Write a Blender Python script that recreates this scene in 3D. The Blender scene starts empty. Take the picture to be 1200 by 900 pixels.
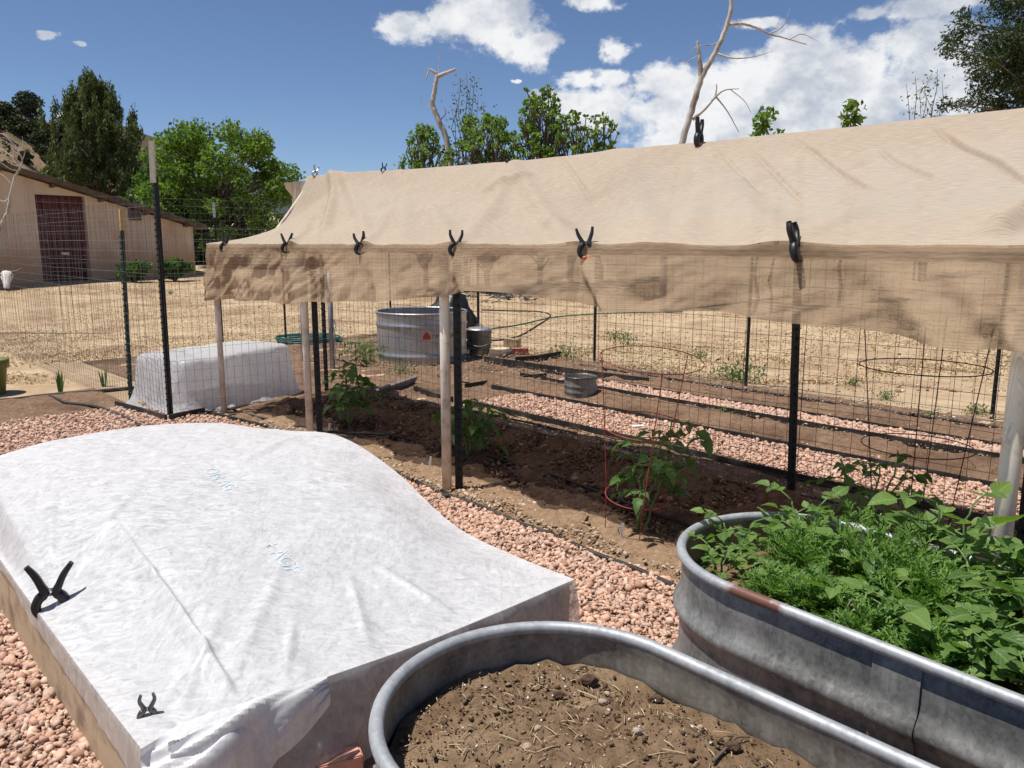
import bpy, math, random
import numpy as np
from mathutils import Vector, Matrix, Euler

R = np.random.default_rng(7)
random.seed(7)
SC = bpy.context.scene
COL = SC.collection
PI = math.pi

# ------------------------------------------------------------------ camera
FPX, HOR, HC = 930.0, 285.0, 1.6           # focal length in photo pixels, horizon row, eye height
PITCH = math.atan((450 - HOR) / FPX)
cam_data = bpy.data.cameras.new('camera')
cam_data.sensor_width = 36.0
cam_data.lens = FPX / 1200 * 36.0
cam_data.clip_start = 0.05
cam_data.clip_end = 5000
cam = bpy.data.objects.new('camera', cam_data)
COL.objects.link(cam)
cam.location = (0, 0, HC)
cam.rotation_euler = (PI / 2 - PITCH, 0, 0)
SC.camera = cam

# ------------------------------------------------------------------ light
SHADOW = Vector((0.356, 0.055, -1.0))       # where the shadows go
sun_data = bpy.data.lights.new('sun', 'SUN')
sun_data.energy = 4.6
sun_data.angle = math.radians(0.53)
sun_data.color = (1.0, 0.955, 0.89)
sun = bpy.data.objects.new('sun', sun_data)
COL.objects.link(sun)
sun.rotation_euler = SHADOW.to_track_quat('-Z', 'Y').to_euler()
sun.location = (-5, -2, 12)
SUN_EL = math.atan2(1.0, math.hypot(SHADOW.x, SHADOW.y))
SUN_AZ = math.atan2(-SHADOW.x, -SHADOW.y)

SC.view_settings.view_transform = 'Standard'
SC.view_settings.look = 'None'
SC.view_settings.gamma = 1.0
SC.view_settings.exposure = 0.22
SC.view_settings.use_curve_mapping = False
SC.cycles.max_bounces = 7
SC.cycles.transparent_max_bounces = 14
SC.cycles.caustics_reflective = False
SC.cycles.caustics_refractive = False


def ray(u, v):
    x, y = (u - 600) / FPX, (450 - v) / FPX
    return np.array([x, math.cos(PITCH) + y * math.sin(PITCH), -math.sin(PITCH) + y * math.cos(PITCH)])


EYE = np.array([0, 0, HC])


def at(u, v, z=0.0):
    r = ray(u, v)
    return EYE + r * ((z - HC) / r[2])


def at_depth(u, v, y):
    r = ray(u, v)
    return EYE + r * (y / r[1])


def mixc(N, L, fac, a, b, mode='MIX'):
    x = N.new('ShaderNodeMix')
    x.data_type = 'RGBA'
    x.blend_type = mode
    for nm, q in (('Factor', fac), ('A', a), ('B', b)):
        s = [i for i in x.inputs if i.name == nm and (i.type == ('VALUE' if nm == 'Factor' else 'RGBA'))][0]
        if isinstance(q, (int, float)):
            s.default_value = q
        elif isinstance(q, tuple):
            s.default_value = (q[0], q[1], q[2], 1)
        else:
            L.new(q, s)
    return [o for o in x.outputs if o.type == 'RGBA'][0]


def world_sky():
    w = bpy.data.worlds.new('World')
    SC.world = w
    w.use_nodes = True
    nt = w.node_tree
    N, L = nt.nodes, nt.links
    N.clear()
    out = N.new('ShaderNodeOutputWorld')
    sky = N.new('ShaderNodeTexSky')
    sky.sky_type = 'NISHITA'
    sky.sun_disc = False
    sky.sun_elevation = SUN_EL
    sky.sun_rotation = SUN_AZ
    sky.altitude = 2600
    sky.air_density = 1.0
    sky.dust_density = 0.15
    sky.ozone_density = 2.2
    bg = N.new('ShaderNodeBackground')
    bg.inputs['Strength'].default_value = 0.080
    L.new(mixc(N, L, 1.0, sky.outputs[0], (.96, 1.0, 1.09), 'MULTIPLY'), bg.inputs['Color'])
    tc = N.new('ShaderNodeTexCoord')
    sep = N.new('ShaderNodeSeparateXYZ')
    L.new(tc.outputs['Generated'], sep.inputs[0])

    def m(op, a, b=None, c=None):
        n = N.new('ShaderNodeMath')
        n.operation = op
        for i, q in enumerate((a, b, c)):
            if q is None:
                continue
            if isinstance(q, (int, float)):
                n.inputs[i].default_value = q
            else:
                L.new(q, n.inputs[i])
        return n.outputs[0]
    az = m('ARCTAN2', sep.outputs[0], sep.outputs[1])
    el = m('ARCSINE', sep.outputs[2])

    def noise(scale, detail, rough, off=0.0):
        mp = N.new('ShaderNodeMapping')
        mp.inputs['Location'].default_value = (off, off * .7, off * .3)
        mp.inputs['Scale'].default_value = (1, 1, 1.35)
        L.new(tc.outputs['Generated'], mp.inputs[0])
        n = N.new('ShaderNodeTexNoise')
        n.inputs['Scale'].default_value = scale
        n.inputs['Detail'].default_value = detail
        n.inputs['Roughness'].default_value = rough
        L.new(mp.outputs[0], n.inputs['Vector'])
        return n.outputs[0]
    n1 = noise(13, 7, .58)
    n2 = noise(34, 5, .6, 3.1)
    n3 = noise(9, 5, .6, 7.7)
    n4 = noise(60, 6, .62, 1.9)
    comb = N.new('ShaderNodeCombineXYZ')
    wx = m('MULTIPLY', m('SUBTRACT', n2, .5), .05)
    L.new(m('ADD', az, wx), comb.inputs[0])
    L.new(m('ADD', el, m('MULTIPLY', m('SUBTRACT', n3, .5), .03)), comb.inputs[1])
    blobs = [(472, 34, 44, 18), (522, 22, 30, 18), (590, 22, 62, 36), (622, 50, 46, 26), (560, 6, 46, 16), (720, 57, 25, 15),
             (684, 88, 32, 14), (716, 90, 22, 12), (690, 3, 36, 10), (605, 93, 7, 4), (800, 132, 100, 40), (700, 128, 62, 30),
             (900, 112, 115, 62), (1000, 96, 105, 64), (1085, 100, 95, 70), (780, 98, 46, 26), (945, 58, 55, 34), (850, 152, 130, 42),
             (1100, 8, 70, 15), (890, 26, 36, 9), (1015, 20, 36, 9), (57, 46, 13, 5), (95, 56, 7, 3), (80, 134, 12, 7),
             (650, 120, 40, 16), (960, 140, 160, 50)]
    pts = []
    for (u, v, ru, rv) in blobs:
        d = ray(u, v)
        d = d / np.linalg.norm(d)
        pts.append((math.atan2(d[0], d[1]), math.asin(d[2]), ru / 930, rv / 930))
    rr = random.Random(3)
    for i in range(16):                       # the same sort of fair-weather cumulus goes on all round
        pts.append((rr.uniform(.85, 5.4), rr.uniform(.1, .75), rr.uniform(.05, .16), rr.uniform(.03, .06)))
    cur = None
    for (a, e, ra, re) in pts:
        if a > PI:
            a -= 2 * PI
        ma = N.new('ShaderNodeVectorMath')
        ma.operation = 'MULTIPLY_ADD'
        L.new(comb.outputs[0], ma.inputs[0])
        ma.inputs[1].default_value = (1 / ra, 1 / re, 0)
        ma.inputs[2].default_value = (-a / ra, -e / re, 0)
        ln = N.new('ShaderNodeVectorMath')
        ln.operation = 'LENGTH'
        L.new(ma.outputs[0], ln.inputs[0])
        o = ln.outputs['Value']
        cur = o if cur is None else m('SMOOTH_MIN', cur, o, .25)
    dens = m('ADD', m('SUBTRACT', .88, cur), m('ADD', m('MULTIPLY', m('SUBTRACT', n1, .5), 1.9), m('MULTIPLY', m('SUBTRACT', n4, .5), .8)))
    mr = N.new('ShaderNodeMapRange')
    mr.interpolation_type = 'SMOOTHSTEP'
    mr.inputs['From Min'].default_value = -.06
    mr.inputs['From Max'].default_value = .40
    L.new(dens, mr.inputs['Value'])
    # thick, low parts of a cumulus are a little greyer than its crisp tops
    sh = N.new('ShaderNodeMapRange')
    sh.interpolation_type = 'SMOOTHSTEP'
    sh.inputs['From Min'].default_value = .30
    sh.inputs['From Max'].default_value = .62
    L.new(m('ADD', n3, m('MULTIPLY', m('SUBTRACT', n2, .5), .35)), sh.inputs['Value'])
    mix = N.new('ShaderNodeMix')
    mix.data_type = 'RGBA'
    L.new(sh.outputs[0], mix.inputs['Factor'])
    mix.inputs['A'].default_value = (.52, .57, .66, 1)
    mix.inputs['B'].default_value = (1.0, 1.0, 1.0, 1)
    cl = N.new('ShaderNodeBackground')
    L.new(mix.outputs['Result'], cl.inputs['Color'])
    cl.inputs['Strength'].default_value = .82
    ms = N.new('ShaderNodeMixShader')
    L.new(m('MULTIPLY', mr.outputs[0], .94), ms.inputs[0])
    L.new(bg.outputs[0], ms.inputs[1])
    L.new(cl.outputs[0], ms.inputs[2])
    L.new(ms.outputs[0], out.inputs[0])


world_sky()

# ------------------------------------------------------------------ garden frame: s along the beds, w across them
DV = np.array([.6811, -.7322, 0.0])
NV = np.array([.7322, .6811, 0.0])


def G(s, w, z=0.0):
    return DV * s + NV * w + np.array([0, 0, z])


def Ga(S, W, Z):
    S, W, Z = np.broadcast_arrays(np.asarray(S, float), np.asarray(W, float), np.asarray(Z, float))
    return S[..., None] * DV + W[..., None] * NV + Z[..., None] * np.array([0, 0, 1.0])


def SW(p):
    p = np.asarray(p)
    return p @ DV, p @ NV


def on_w(u, v, w):
    r = ray(u, v)
    return EYE + r * (w / (r @ NV))


def on_s(u, v, s):
    r = ray(u, v)
    return EYE + r * (s / (r @ DV))


GANG = math.atan2(DV[1], DV[0])

# ------------------------------------------------------------------ numpy noise
_T = np.random.default_rng(99).random((64, 64, 64))


def vnoise(x, y, z=0.0):
    x, y, z = np.broadcast_arrays(np.asarray(x, float), np.asarray(y, float), np.asarray(z, float))
    xi, yi, zi = np.floor(x).astype(int), np.floor(y).astype(int), np.floor(z).astype(int)
    fx, fy, fz = x - xi, y - yi, z - zi
    fx, fy, fz = [f * f * (3 - 2 * f) for f in (fx, fy, fz)]
    r = 0
    for i in (0, 1):
        for j in (0, 1):
            for k in (0, 1):
                wgt = (fx if i else 1 - fx) * (fy if j else 1 - fy) * (fz if k else 1 - fz)
                r = r + wgt * _T[(xi + i) & 63, (yi + j) & 63, (zi + k) & 63]
    return r - .5


def fbm(x, y, z=0.0, oct=4, gain=.5):
    a, r = 1.0, 0
    for o in range(oct):
        r = r + a * vnoise(x * 2 ** o + 13.1 * o, y * 2 ** o + 7.3 * o, np.asarray(z) * 2 ** o + 3.7 * o)
        a *= gain
    return r


# ------------------------------------------------------------------ materials
MATS = {}


def nodes(name):
    m = bpy.data.materials.new(name)
    m.use_nodes = True
    nt = m.node_tree
    nt.nodes.clear()
    return m, nt, nt.nodes, nt.links


def ramp(N, L, fac, stops):
    r = N.new('ShaderNodeValToRGB')
    e = r.color_ramp.elements
    while len(e) < len(stops):
        e.new(.5)
    for i, (p, c) in enumerate(stops):
        e[i].position = p
        e[i].color = (c[0], c[1], c[2], 1)
    L.new(fac, r.inputs[0])
    return r.outputs[0]


def tex(N, L, kind, scale, coord='Object', stretch=(1, 1, 1), rot=(0, 0, 0), detail=5, rough=.6):
    tc = N.new('ShaderNodeTexCoord')
    mp = N.new('ShaderNodeMapping')
    mp.inputs['Scale'].default_value = stretch
    mp.inputs['Rotation'].default_value = rot
    L.new(tc.outputs[coord], mp.inputs[0])
    if kind == 'noise':
        n = N.new('ShaderNodeTexNoise')
        n.inputs['Detail'].default_value = detail
        n.inputs['Roughness'].default_value = rough
    elif kind == 'voronoi':
        n = N.new('ShaderNodeTexVoronoi')
    elif kind == 'wave':
        n = N.new('ShaderNodeTexWave')
    n.inputs['Scale'].default_value = scale
    L.new(mp.outputs[0], n.inputs['Vector'])
    return n.outputs[0] if kind != 'voronoi' else n.outputs['Distance']


def bump(N, L, h, strength, dist, prev=None):
    b = N.new('ShaderNodeBump')
    b.inputs['Strength'].default_value = strength
    b.inputs['Distance'].default_value = dist
    L.new(h, b.inputs['Height'])
    if prev is not None:
        L.new(prev, b.inputs['Normal'])
    return b.outputs[0]


def pmat(name, c1, c2, scale=8, rough=.8, metal=0.0, bstr=.3, bscale=40, bdist=.01, c3=None, scale3=2, stretch=(1, 1, 1), coat=0.0, attr=False, spec=.4, island=0.0):
    """two tones of grain, an optional third of stains, fine relief"""
    m, nt, N, L = nodes(name)
    out = N.new('ShaderNodeOutputMaterial')
    b = N.new('ShaderNodeBsdfPrincipled')
    L.new(b.outputs[0], out.inputs[0])
    f = tex(N, L, 'noise', scale, stretch=stretch)
    col = ramp(N, L, f, [(.32, c1), (.68, c2)])
    if c3:
        f3 = tex(N, L, 'noise', scale3, detail=7, rough=.65)
        r3 = ramp(N, L, f3, [(.5, (0, 0, 0)), (.66, (1, 1, 1))])
        col = mixc(N, L, r3, col, c3)
    if attr:
        a = N.new('ShaderNodeAttribute')
        a.attribute_name = 'tint'
        col = mixc(N, L, 1.0, col, a.outputs['Color'], 'MULTIPLY')
    if island:
        g = N.new('ShaderNodeNewGeometry')
        rr = ramp(N, L, g.outputs['Random Per Island'], [(0, (1 - island,) * 3), (1, (1 + island,) * 3)])
        col = mixc(N, L, 1.0, col, rr, 'MULTIPLY')
    L.new(col, b.inputs['Base Color'])
    b.inputs['Roughness'].default_value = rough
    b.inputs['Metallic'].default_value = metal
    b.inputs['Specular IOR Level'].default_value = spec
    b.inputs['Coat Weight'].default_value = coat
    if bstr:
        h = tex(N, L, 'noise', bscale, stretch=stretch, detail=6)
        L.new(bump(N, L, h, bstr, bdist), b.inputs['Normal'])
    MATS[name] = m
    return m


def leafmat(name, c1, c2, trans=.35, rough=.55, veins=False, objrand=False):
    m, nt, N, L = nodes(name)
    out = N.new('ShaderNodeOutputMaterial')
    b = N.new('ShaderNodeBsdfPrincipled')
    b.inputs['Roughness'].default_value = rough
    b.inputs['Specular IOR Level'].default_value = .3
    t = N.new('ShaderNodeBsdfTranslucent')
    if objrand:
        g = N.new('ShaderNodeObjectInfo')
        rnd = g.outputs['Random']
    else:
        g = N.new('ShaderNodeNewGeometry')
        rnd = g.outputs['Random Per Island']
    col = ramp(N, L, rnd, [(0, c1), (1, c2)])
    if veins:
        f = tex(N, L, 'noise', 60)
        col = mixc(N, L, ramp(N, L, f, [(.4, (0, 0, 0)), (.7, (.5, .5, .5))]), col, tuple(min(1, x * 1.6) for x in c2))
        uv = N.new('ShaderNodeUVMap')
        sp = N.new('ShaderNodeSeparateXYZ')
        L.new(uv.outputs[0], sp.inputs[0])
        ab = N.new('ShaderNodeMath'); ab.operation = 'ABSOLUTE'
        L.new(sp.outputs[0], ab.inputs[0])
        md = N.new('ShaderNodeMath'); md.operation = 'MULTIPLY_ADD'
        L.new(ab.outputs[0], md.inputs[0]); md.inputs[1].default_value = -.6
        L.new(sp.outputs[1], md.inputs[2])
        sn = N.new('ShaderNodeMath'); sn.operation = 'MULTIPLY'
        L.new(md.outputs[0], sn.inputs[0]); sn.inputs[1].default_value = 38
        s2 = N.new('ShaderNodeMath'); s2.operation = 'SINE'
        L.new(sn.outputs[0], s2.inputs[0])
        L.new(bump(N, L, s2.outputs[0], .22, .002), b.inputs['Normal'])
        vr = ramp(N, L, ab.outputs[0], [(.0, (.55, .55, .55)), (.07, (0, 0, 0))])
        col = mixc(N, L, vr, col, (.3, .42, .14))
    L.new(col, b.inputs['Base Color'])
    tcol = mixc(N, L, 1.0, col, (1.5, 1.7, .55), 'MULTIPLY')
    L.new(tcol, t.inputs['Color'])
    x = N.new('ShaderNodeMixShader')
    x.inputs[0].default_value = trans
    L.new(b.outputs[0], x.inputs[1])
    L.new(t.outputs[0], x.inputs[2])
    L.new(x.outputs[0], out.inputs[0])
    MATS[name] = m
    return m


def shade_cloth_mat(name, c1, c2, clear, streak, trans):
    """knitted shade cloth: clear = share of open holes, streak = how unevenly the rows are pulled apart; UVs in metres"""
    m, nt, N, L = nodes(name)
    out = N.new('ShaderNodeOutputMaterial')
    uv = N.new('ShaderNodeUVMap')

    def uvnoise(su, sv, detail):
        mp = N.new('ShaderNodeMapping')
        mp.inputs['Scale'].default_value = (su, sv, 1)
        L.new(uv.outputs[0], mp.inputs[0])
        n = N.new('ShaderNodeTexNoise')
        n.inputs['Scale'].default_value = 1
        n.inputs['Detail'].default_value = detail
        L.new(mp.outputs[0], n.inputs['Vector'])
        return n.outputs[0]
    fine = uvnoise(16, 190, 2)
    sp = N.new('ShaderNodeSeparateXYZ')
    L.new(uv.outputs[0], sp.inputs[0])
    ml = N.new('ShaderNodeMath'); ml.operation = 'MULTIPLY'
    L.new(sp.outputs[1], ml.inputs[0]); ml.inputs[1].default_value = 2 * PI * 68
    sn = N.new('ShaderNodeMath'); sn.operation = 'SINE'
    L.new(ml.outputs[0], sn.inputs[0])
    ma = N.new('ShaderNodeMath'); ma.operation = 'MULTIPLY_ADD'
    L.new(sn.outputs[0], ma.inputs[0]); ma.inputs[1].default_value = .085
    L.new(fine, ma.inputs[2])
    rows = ma.outputs[0]
    thr = uvnoise(90, 30, 2)
    f = tex(N, L, 'noise', 1.3, detail=6)
    col = ramp(N, L, f, [(.3, c1), (.7, c2)])
    col = mixc(N, L, .45, col, ramp(N, L, rows, [(.3, tuple(x * .72 for x in c1)), (.7, tuple(x * 1.1 for x in c2))]))
    d = N.new('ShaderNodeBsdfDiffuse')
    t = N.new('ShaderNodeBsdfTranslucent')
    tr = N.new('ShaderNodeBsdfTransparent')
    L.new(col, d.inputs['Color'])
    L.new(mixc(N, L, 1.0, col, (.95, .80, .62), 'MULTIPLY'), t.inputs['Color'])
    L.new(bump(N, L, rows, .2, .003, bump(N, L, thr, .15, .002)), d.inputs['Normal'])
    a = N.new('ShaderNodeMixShader')
    a.inputs[0].default_value = trans
    L.new(d.outputs[0], a.inputs[1]); L.new(t.outputs[0], a.inputs[2])
    b = N.new('ShaderNodeMixShader')
    op = N.new('ShaderNodeMapRange')
    op.inputs['From Min'].default_value = .35
    op.inputs['From Max'].default_value = .65
    op.inputs['To Min'].default_value = clear + streak
    op.inputs['To Max'].default_value = max(0, clear - streak)
    L.new(rows, op.inputs['Value'])
    L.new(op.outputs[0], b.inputs[0])
    L.new(a.outputs[0], b.inputs[1]); L.new(tr.outputs[0], b.inputs[2])
    L.new(b.outputs[0], out.inputs[0])
    MATS[name] = m


def fleece_mat(name, clear, trans=.3):
    m, nt, N, L = nodes(name)
    out = N.new('ShaderNodeOutputMaterial')
    w = tex(N, L, 'noise', 2.2, detail=3)
    f1 = tex(N, L, 'noise', 15, stretch=(1, 2.2, 1), rot=(0, 0, .5), detail=8, rough=.68)
    f2 = tex(N, L, 'noise', 15, stretch=(2.4, 1, 1), rot=(0, 0, -.35), detail=8, rough=.68)
    f3 = tex(N, L, 'noise', 95, detail=3)
    for q in (f1, f2):
        q.node.inputs['Distortion'].default_value = 1.3
    mixf = mixc(N, L, ramp(N, L, w, [(.42, (0, 0, 0)), (.58, (1, 1, 1))]), f1, f2)
    c = ramp(N, L, mixf, [(.36, (.62, .625, .635)), (.48, (.77, .772, .775)), (.60, (.86, .86, .855))])
    c = mixc(N, L, .12, c, ramp(N, L, f3, [(.35, (.5, .5, .5)), (.65, (1, 1, 1))]))
    d = N.new('ShaderNodeBsdfDiffuse')
    t = N.new('ShaderNodeBsdfTranslucent')
    tr = N.new('ShaderNodeBsdfTransparent')
    gl = N.new('ShaderNodeBsdfGlossy')
    gl.inputs['Roughness'].default_value = .38
    gl.inputs['Color'].default_value = (.9, .9, .9, 1)
    L.new(c, d.inputs['Color'])
    t.inputs['Color'].default_value = (.8, .8, .8, 1)
    nb = bump(N, L, mixf, .16, .006, bump(N, L, f3, .25, .002))
    L.new(nb, d.inputs['Normal']); L.new(nb, gl.inputs['Normal'])
    a = N.new('ShaderNodeMixShader')
    a.inputs[0].default_value = trans
    L.new(d.outputs[0], a.inputs[1]); L.new(t.outputs[0], a.inputs[2])
    g = N.new('ShaderNodeMixShader')
    g.inputs[0].default_value = .045
    L.new(a.outputs[0], g.inputs[1]); L.new(gl.outputs[0], g.inputs[2])
    b = N.new('ShaderNodeMixShader')
    op = N.new('ShaderNodeMapRange')
    op.inputs['From Min'].default_value = .35
    op.inputs['From Max'].default_value = .65
    op.inputs['To Min'].default_value = clear + .12
    op.inputs['To Max'].default_value = max(0, clear - .06)
    L.new(f1, op.inputs['Value'])
    L.new(op.outputs[0], b.inputs[0])
    L.new(g.outputs[0], b.inputs[1]); L.new(tr.outputs[0], b.inputs[2])
    L.new(b.outputs[0], out.inputs[0])
    MATS[name] = m


def galv_mat(name, base, dark, metal, rough, rust=None):
    m, nt, N, L = nodes(name)
    out = N.new('ShaderNodeOutputMaterial')
    b = N.new('ShaderNodeBsdfPrincipled')
    L.new(b.outputs[0], out.inputs[0])
    f = tex(N, L, 'noise', 6, stretch=(1, 1, .5), detail=10, rough=.74)
    v = tex(N, L, 'voronoi', 85).node.outputs['Color']
    bw = N.new('ShaderNodeRGBToBW')
    L.new(v, bw.inputs[0])
    v = bw.outputs[0]
    col = ramp(N, L, f, [(.36, dark), (.60, base)])
    col = mixc(N, L, .24, col, ramp(N, L, v, [(.2, tuple(x * 1.15 for x in base)), (.8, tuple(x * .9 for x in dark))]))
    sc_ = tex(N, L, 'noise', 30, stretch=(1, 1, .12), detail=6, rough=.75)
    col = mixc(N, L, ramp(N, L, sc_, [(.56, (0, 0, 0)), (.75, (.55, .55, .55))]), col, tuple(min(1, x * 1.55) for x in base))
    rg = ramp(N, L, f, [(.3, (rough + .18,) * 3), (.7, (rough - .06,) * 3)])
    if rust:
        # one rusty scrape of the rim, around this point in the tank's own frame
        tc = N.new('ShaderNodeTexCoord')
        vm = N.new('ShaderNodeVectorMath'); vm.operation = 'DISTANCE'
        L.new(tc.outputs['Object'], vm.inputs[0])
        vm.inputs[1].default_value = rust
        n = tex(N, L, 'noise', 38, detail=6)
        ad = N.new('ShaderNodeMath'); ad.operation = 'MULTIPLY_ADD'
        L.new(n, ad.inputs[0]); ad.inputs[1].default_value = -.13
        L.new(vm.outputs['Value'], ad.inputs[2])
        k = ramp(N, L, ad.outputs[0], [(.0, (1, 1, 1)), (.045, (0, 0, 0))])
        col = mixc(N, L, k, col, (.16, .065, .045))
        mm = N.new('ShaderNodeMath'); mm.operation = 'MULTIPLY_ADD'
        L.new(k, mm.inputs[0]); mm.inputs[1].default_value = -metal; mm.inputs[2].default_value = metal
        L.new(mm.outputs[0], b.inputs['Metallic'])
    else:
        b.inputs['Metallic'].default_value = metal
    L.new(col, b.inputs['Base Color'])
    L.new(rg, b.inputs['Roughness'])
    h = tex(N, L, 'noise', 3.2, detail=3)
    L.new(bump(N, L, h, .25, .03), b.inputs['Normal'])
    MATS[name] = m


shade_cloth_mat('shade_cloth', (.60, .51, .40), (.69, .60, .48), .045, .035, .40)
shade_cloth_mat('shade_cloth_shaded', (.34, .24, .155), (.43, .32, .215), .21, .09, .2)  # same cloth, more see-through; shade of the hanging edge painted into the colour
fleece_mat('fleece', .05)
fleece_mat('fleece_thin', .5)
fleece_mat('fleece_soft', .08, .5)
galv_mat('galv', (.29, .29, .275), (.09, .089, .082), .25, .5)
galv_mat('galv_inner', (.30, .28, .24), (.10, .088, .07), .15, .58)
galv_mat('galv_rust', (.46, .475, .48), (.26, .272, .28), .35, .5, rust=(.0, 0, 0))
galv_mat('galv_bright', (.50, .51, .51), (.30, .31, .32), .7, .36)
galv_mat('galv_rim', (.46, .475, .48), (.26, .272, .28), .35, .5)
galv_mat('galv_post', (.36, .38, .40), (.22, .24, .26), .4, .5)
pmat('ground_dry', (.37, .26, .155), (.54, .41, .265), 1.6, .95, bstr=.7, bscale=9, bdist=.05, c3=(.30, .195, .12), scale3=.7, spec=.1)
pmat('garden_soil', (.20, .122, .076), (.35, .23, .15), 18, .95, bstr=1, bscale=34, bdist=.05, c3=(.16, .095, .06), scale3=1.3, spec=.1)
pmat('dark_soil', (.10, .058, .038), (.23, .145, .095), 22, .95, bstr=1.0, bscale=38, bdist=.05, c3=(.225, .145, .09), scale3=2.2, spec=.1)
pmat('tan_soil', (.25, .16, .095), (.40, .275, .175), 28, .95, bstr=1, bscale=45, bdist=.03, spec=.1)
pmat('gravel_base', (.30, .19, .13), (.46, .31, .23), 40, .95, bstr=1, bscale=60, bdist=.02, spec=.1)
pmat('stones', (.48, .335, .26), (.63, .465, .375), 30, .9, bstr=.4, bscale=140, bdist=.003, attr=True, spec=.2)
pmat('soil_bits', (.8, .8, .8), (1, 1, 1), 30, .95, bstr=.5, bscale=120, bdist=.002, attr=True, spec=.15)
pmat('potting_soil', (.13, .082, .048), (.25, .168, .10), 22, .96, bstr=1, bscale=70, bdist=.012, c3=(.29, .20, .125), scale3=4, spec=.08)
pmat('wood_plank', (.40, .29, .175), (.55, .425, .28), 5, .85, bstr=.3, bscale=40, bdist=.003, stretch=(.12, 1, 1), c3=(.25, .175, .115), scale3=6)
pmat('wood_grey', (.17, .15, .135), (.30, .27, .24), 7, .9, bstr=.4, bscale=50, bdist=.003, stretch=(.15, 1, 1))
pmat('wood_tip', (.50, .46, .37), (.64, .60, .50), 30, .8, bstr=.2)
pmat('pvc', (.66, .59, .48), (.74, .67, .56), 6, .5, bstr=.05, c3=(.47, .40, .31), scale3=9)
pmat('post_black', (.010, .012, .013), (.026, .03, .032), 30, .55, metal=.2, bstr=.1)
pmat('post_green', (.012, .035, .03), (.03, .062, .052), 30, .55, metal=.2, bstr=.1)
pmat('tip_yellow', (.55, .38, .10), (.66, .48, .16), 30, .6, bstr=.1)
pmat('tip_white', (.55, .57, .56), (.72, .74, .73), 30, .5, bstr=.1)
pmat('wire', (.06, .06, .058), (.13, .13, .125), 30, .55, metal=.5, bstr=0)
pmat('wire_light', (.16, .165, .16), (.27, .275, .27), 30, .5, metal=.6, bstr=0)
pmat('wire_rust', (.03, .02, .016), (.075, .045, .032), 30, .7, metal=.3, bstr=0)
pmat('cage_red', (.28, .035, .032), (.38, .06, .05), 30, .5, bstr=0)
pmat('black_plastic', (.010, .010, .011), (.02, .02, .022), 30, .42, bstr=.15, bscale=60, bdist=.002)
pmat('black_rubber', (.012, .012, .012), (.032, .030, .028), 9, .65, bstr=.2, c3=(.085, .068, .055), scale3=5)
pmat('hose_green', (.02, .13, .085), (.05, .21, .14), 6, .5, bstr=0)
pmat('hose_teal', (.01, .10, .09), (.03, .16, .14), 6, .45, bstr=0)
pmat('orange_pad', (.75, .13, .03), (.85, .2, .05), 30, .5, bstr=0)
pmat('steel_dark', (.08, .075, .07), (.2, .19, .18), 30, .4, metal=.8, bstr=.1)
pmat('steel', (.4, .4, .4), (.55, .55, .55), 30, .35, metal=.9, bstr=.1)
pmat('brick_red', (.38, .115, .075), (.50, .19, .13), 30, .9, bstr=.4, bscale=120, bdist=.003)
pmat('brick_salmon', (.50, .245, .175), (.60, .32, .24), 45, .9, bstr=.5, bscale=150, bdist=.003)
pmat('log_cut', (.55, .43, .28), (.66, .54, .38), 20, .9, bstr=.2)
pmat('bark', (.10, .075, .055), (.20, .155, .12), 18, .95, bstr=.6, bscale=30, bdist=.02, stretch=(1, 1, .3))
pmat('dead_wood', (.40, .36, .31), (.58, .54, .49), 9, .9, bstr=.4, bscale=22, bdist=.01, stretch=(1, 1, .25), c3=(.26, .21, .17), scale3=3)
pmat('adobe', (.58, .46, .34), (.68, .56, .43), 1.1, .95, bstr=.35, bscale=14, bdist=.02, c3=(.54, .36, .23), scale3=.5, spec=.1)
def splash():
    m = MATS['adobe']
    N, L = m.node_tree.nodes, m.node_tree.links
    b = [n for n in N if n.type == 'BSDF_PRINCIPLED'][0]
    src = b.inputs['Base Color'].links[0].from_socket
    tc = N.new('ShaderNodeTexCoord')
    sp = N.new('ShaderNodeSeparateXYZ')
    L.new(tc.outputs['Object'], sp.inputs[0])
    n = tex(N, L, 'noise', 1.6, detail=6)
    ad = N.new('ShaderNodeMath'); ad.operation = 'MULTIPLY_ADD'
    L.new(n, ad.inputs[0]); ad.inputs[1].default_value = -1.6
    L.new(sp.outputs[2], ad.inputs[2])
    k = ramp(N, L, ad.outputs[0], [(0, (.75, .75, .75)), (.55, (0, 0, 0))])
    n2 = tex(N, L, 'noise', 2.2, stretch=(1, 1, .12), detail=6)      # rain streaks
    col = mixc(N, L, ramp(N, L, n2, [(.52, (0, 0, 0)), (.75, (.4, .4, .4))]), src, (.36, .26, .18))
    col = mixc(N, L, k, col, (.50, .295, .165))
    L.new(col, b.inputs['Base Color'])


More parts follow.
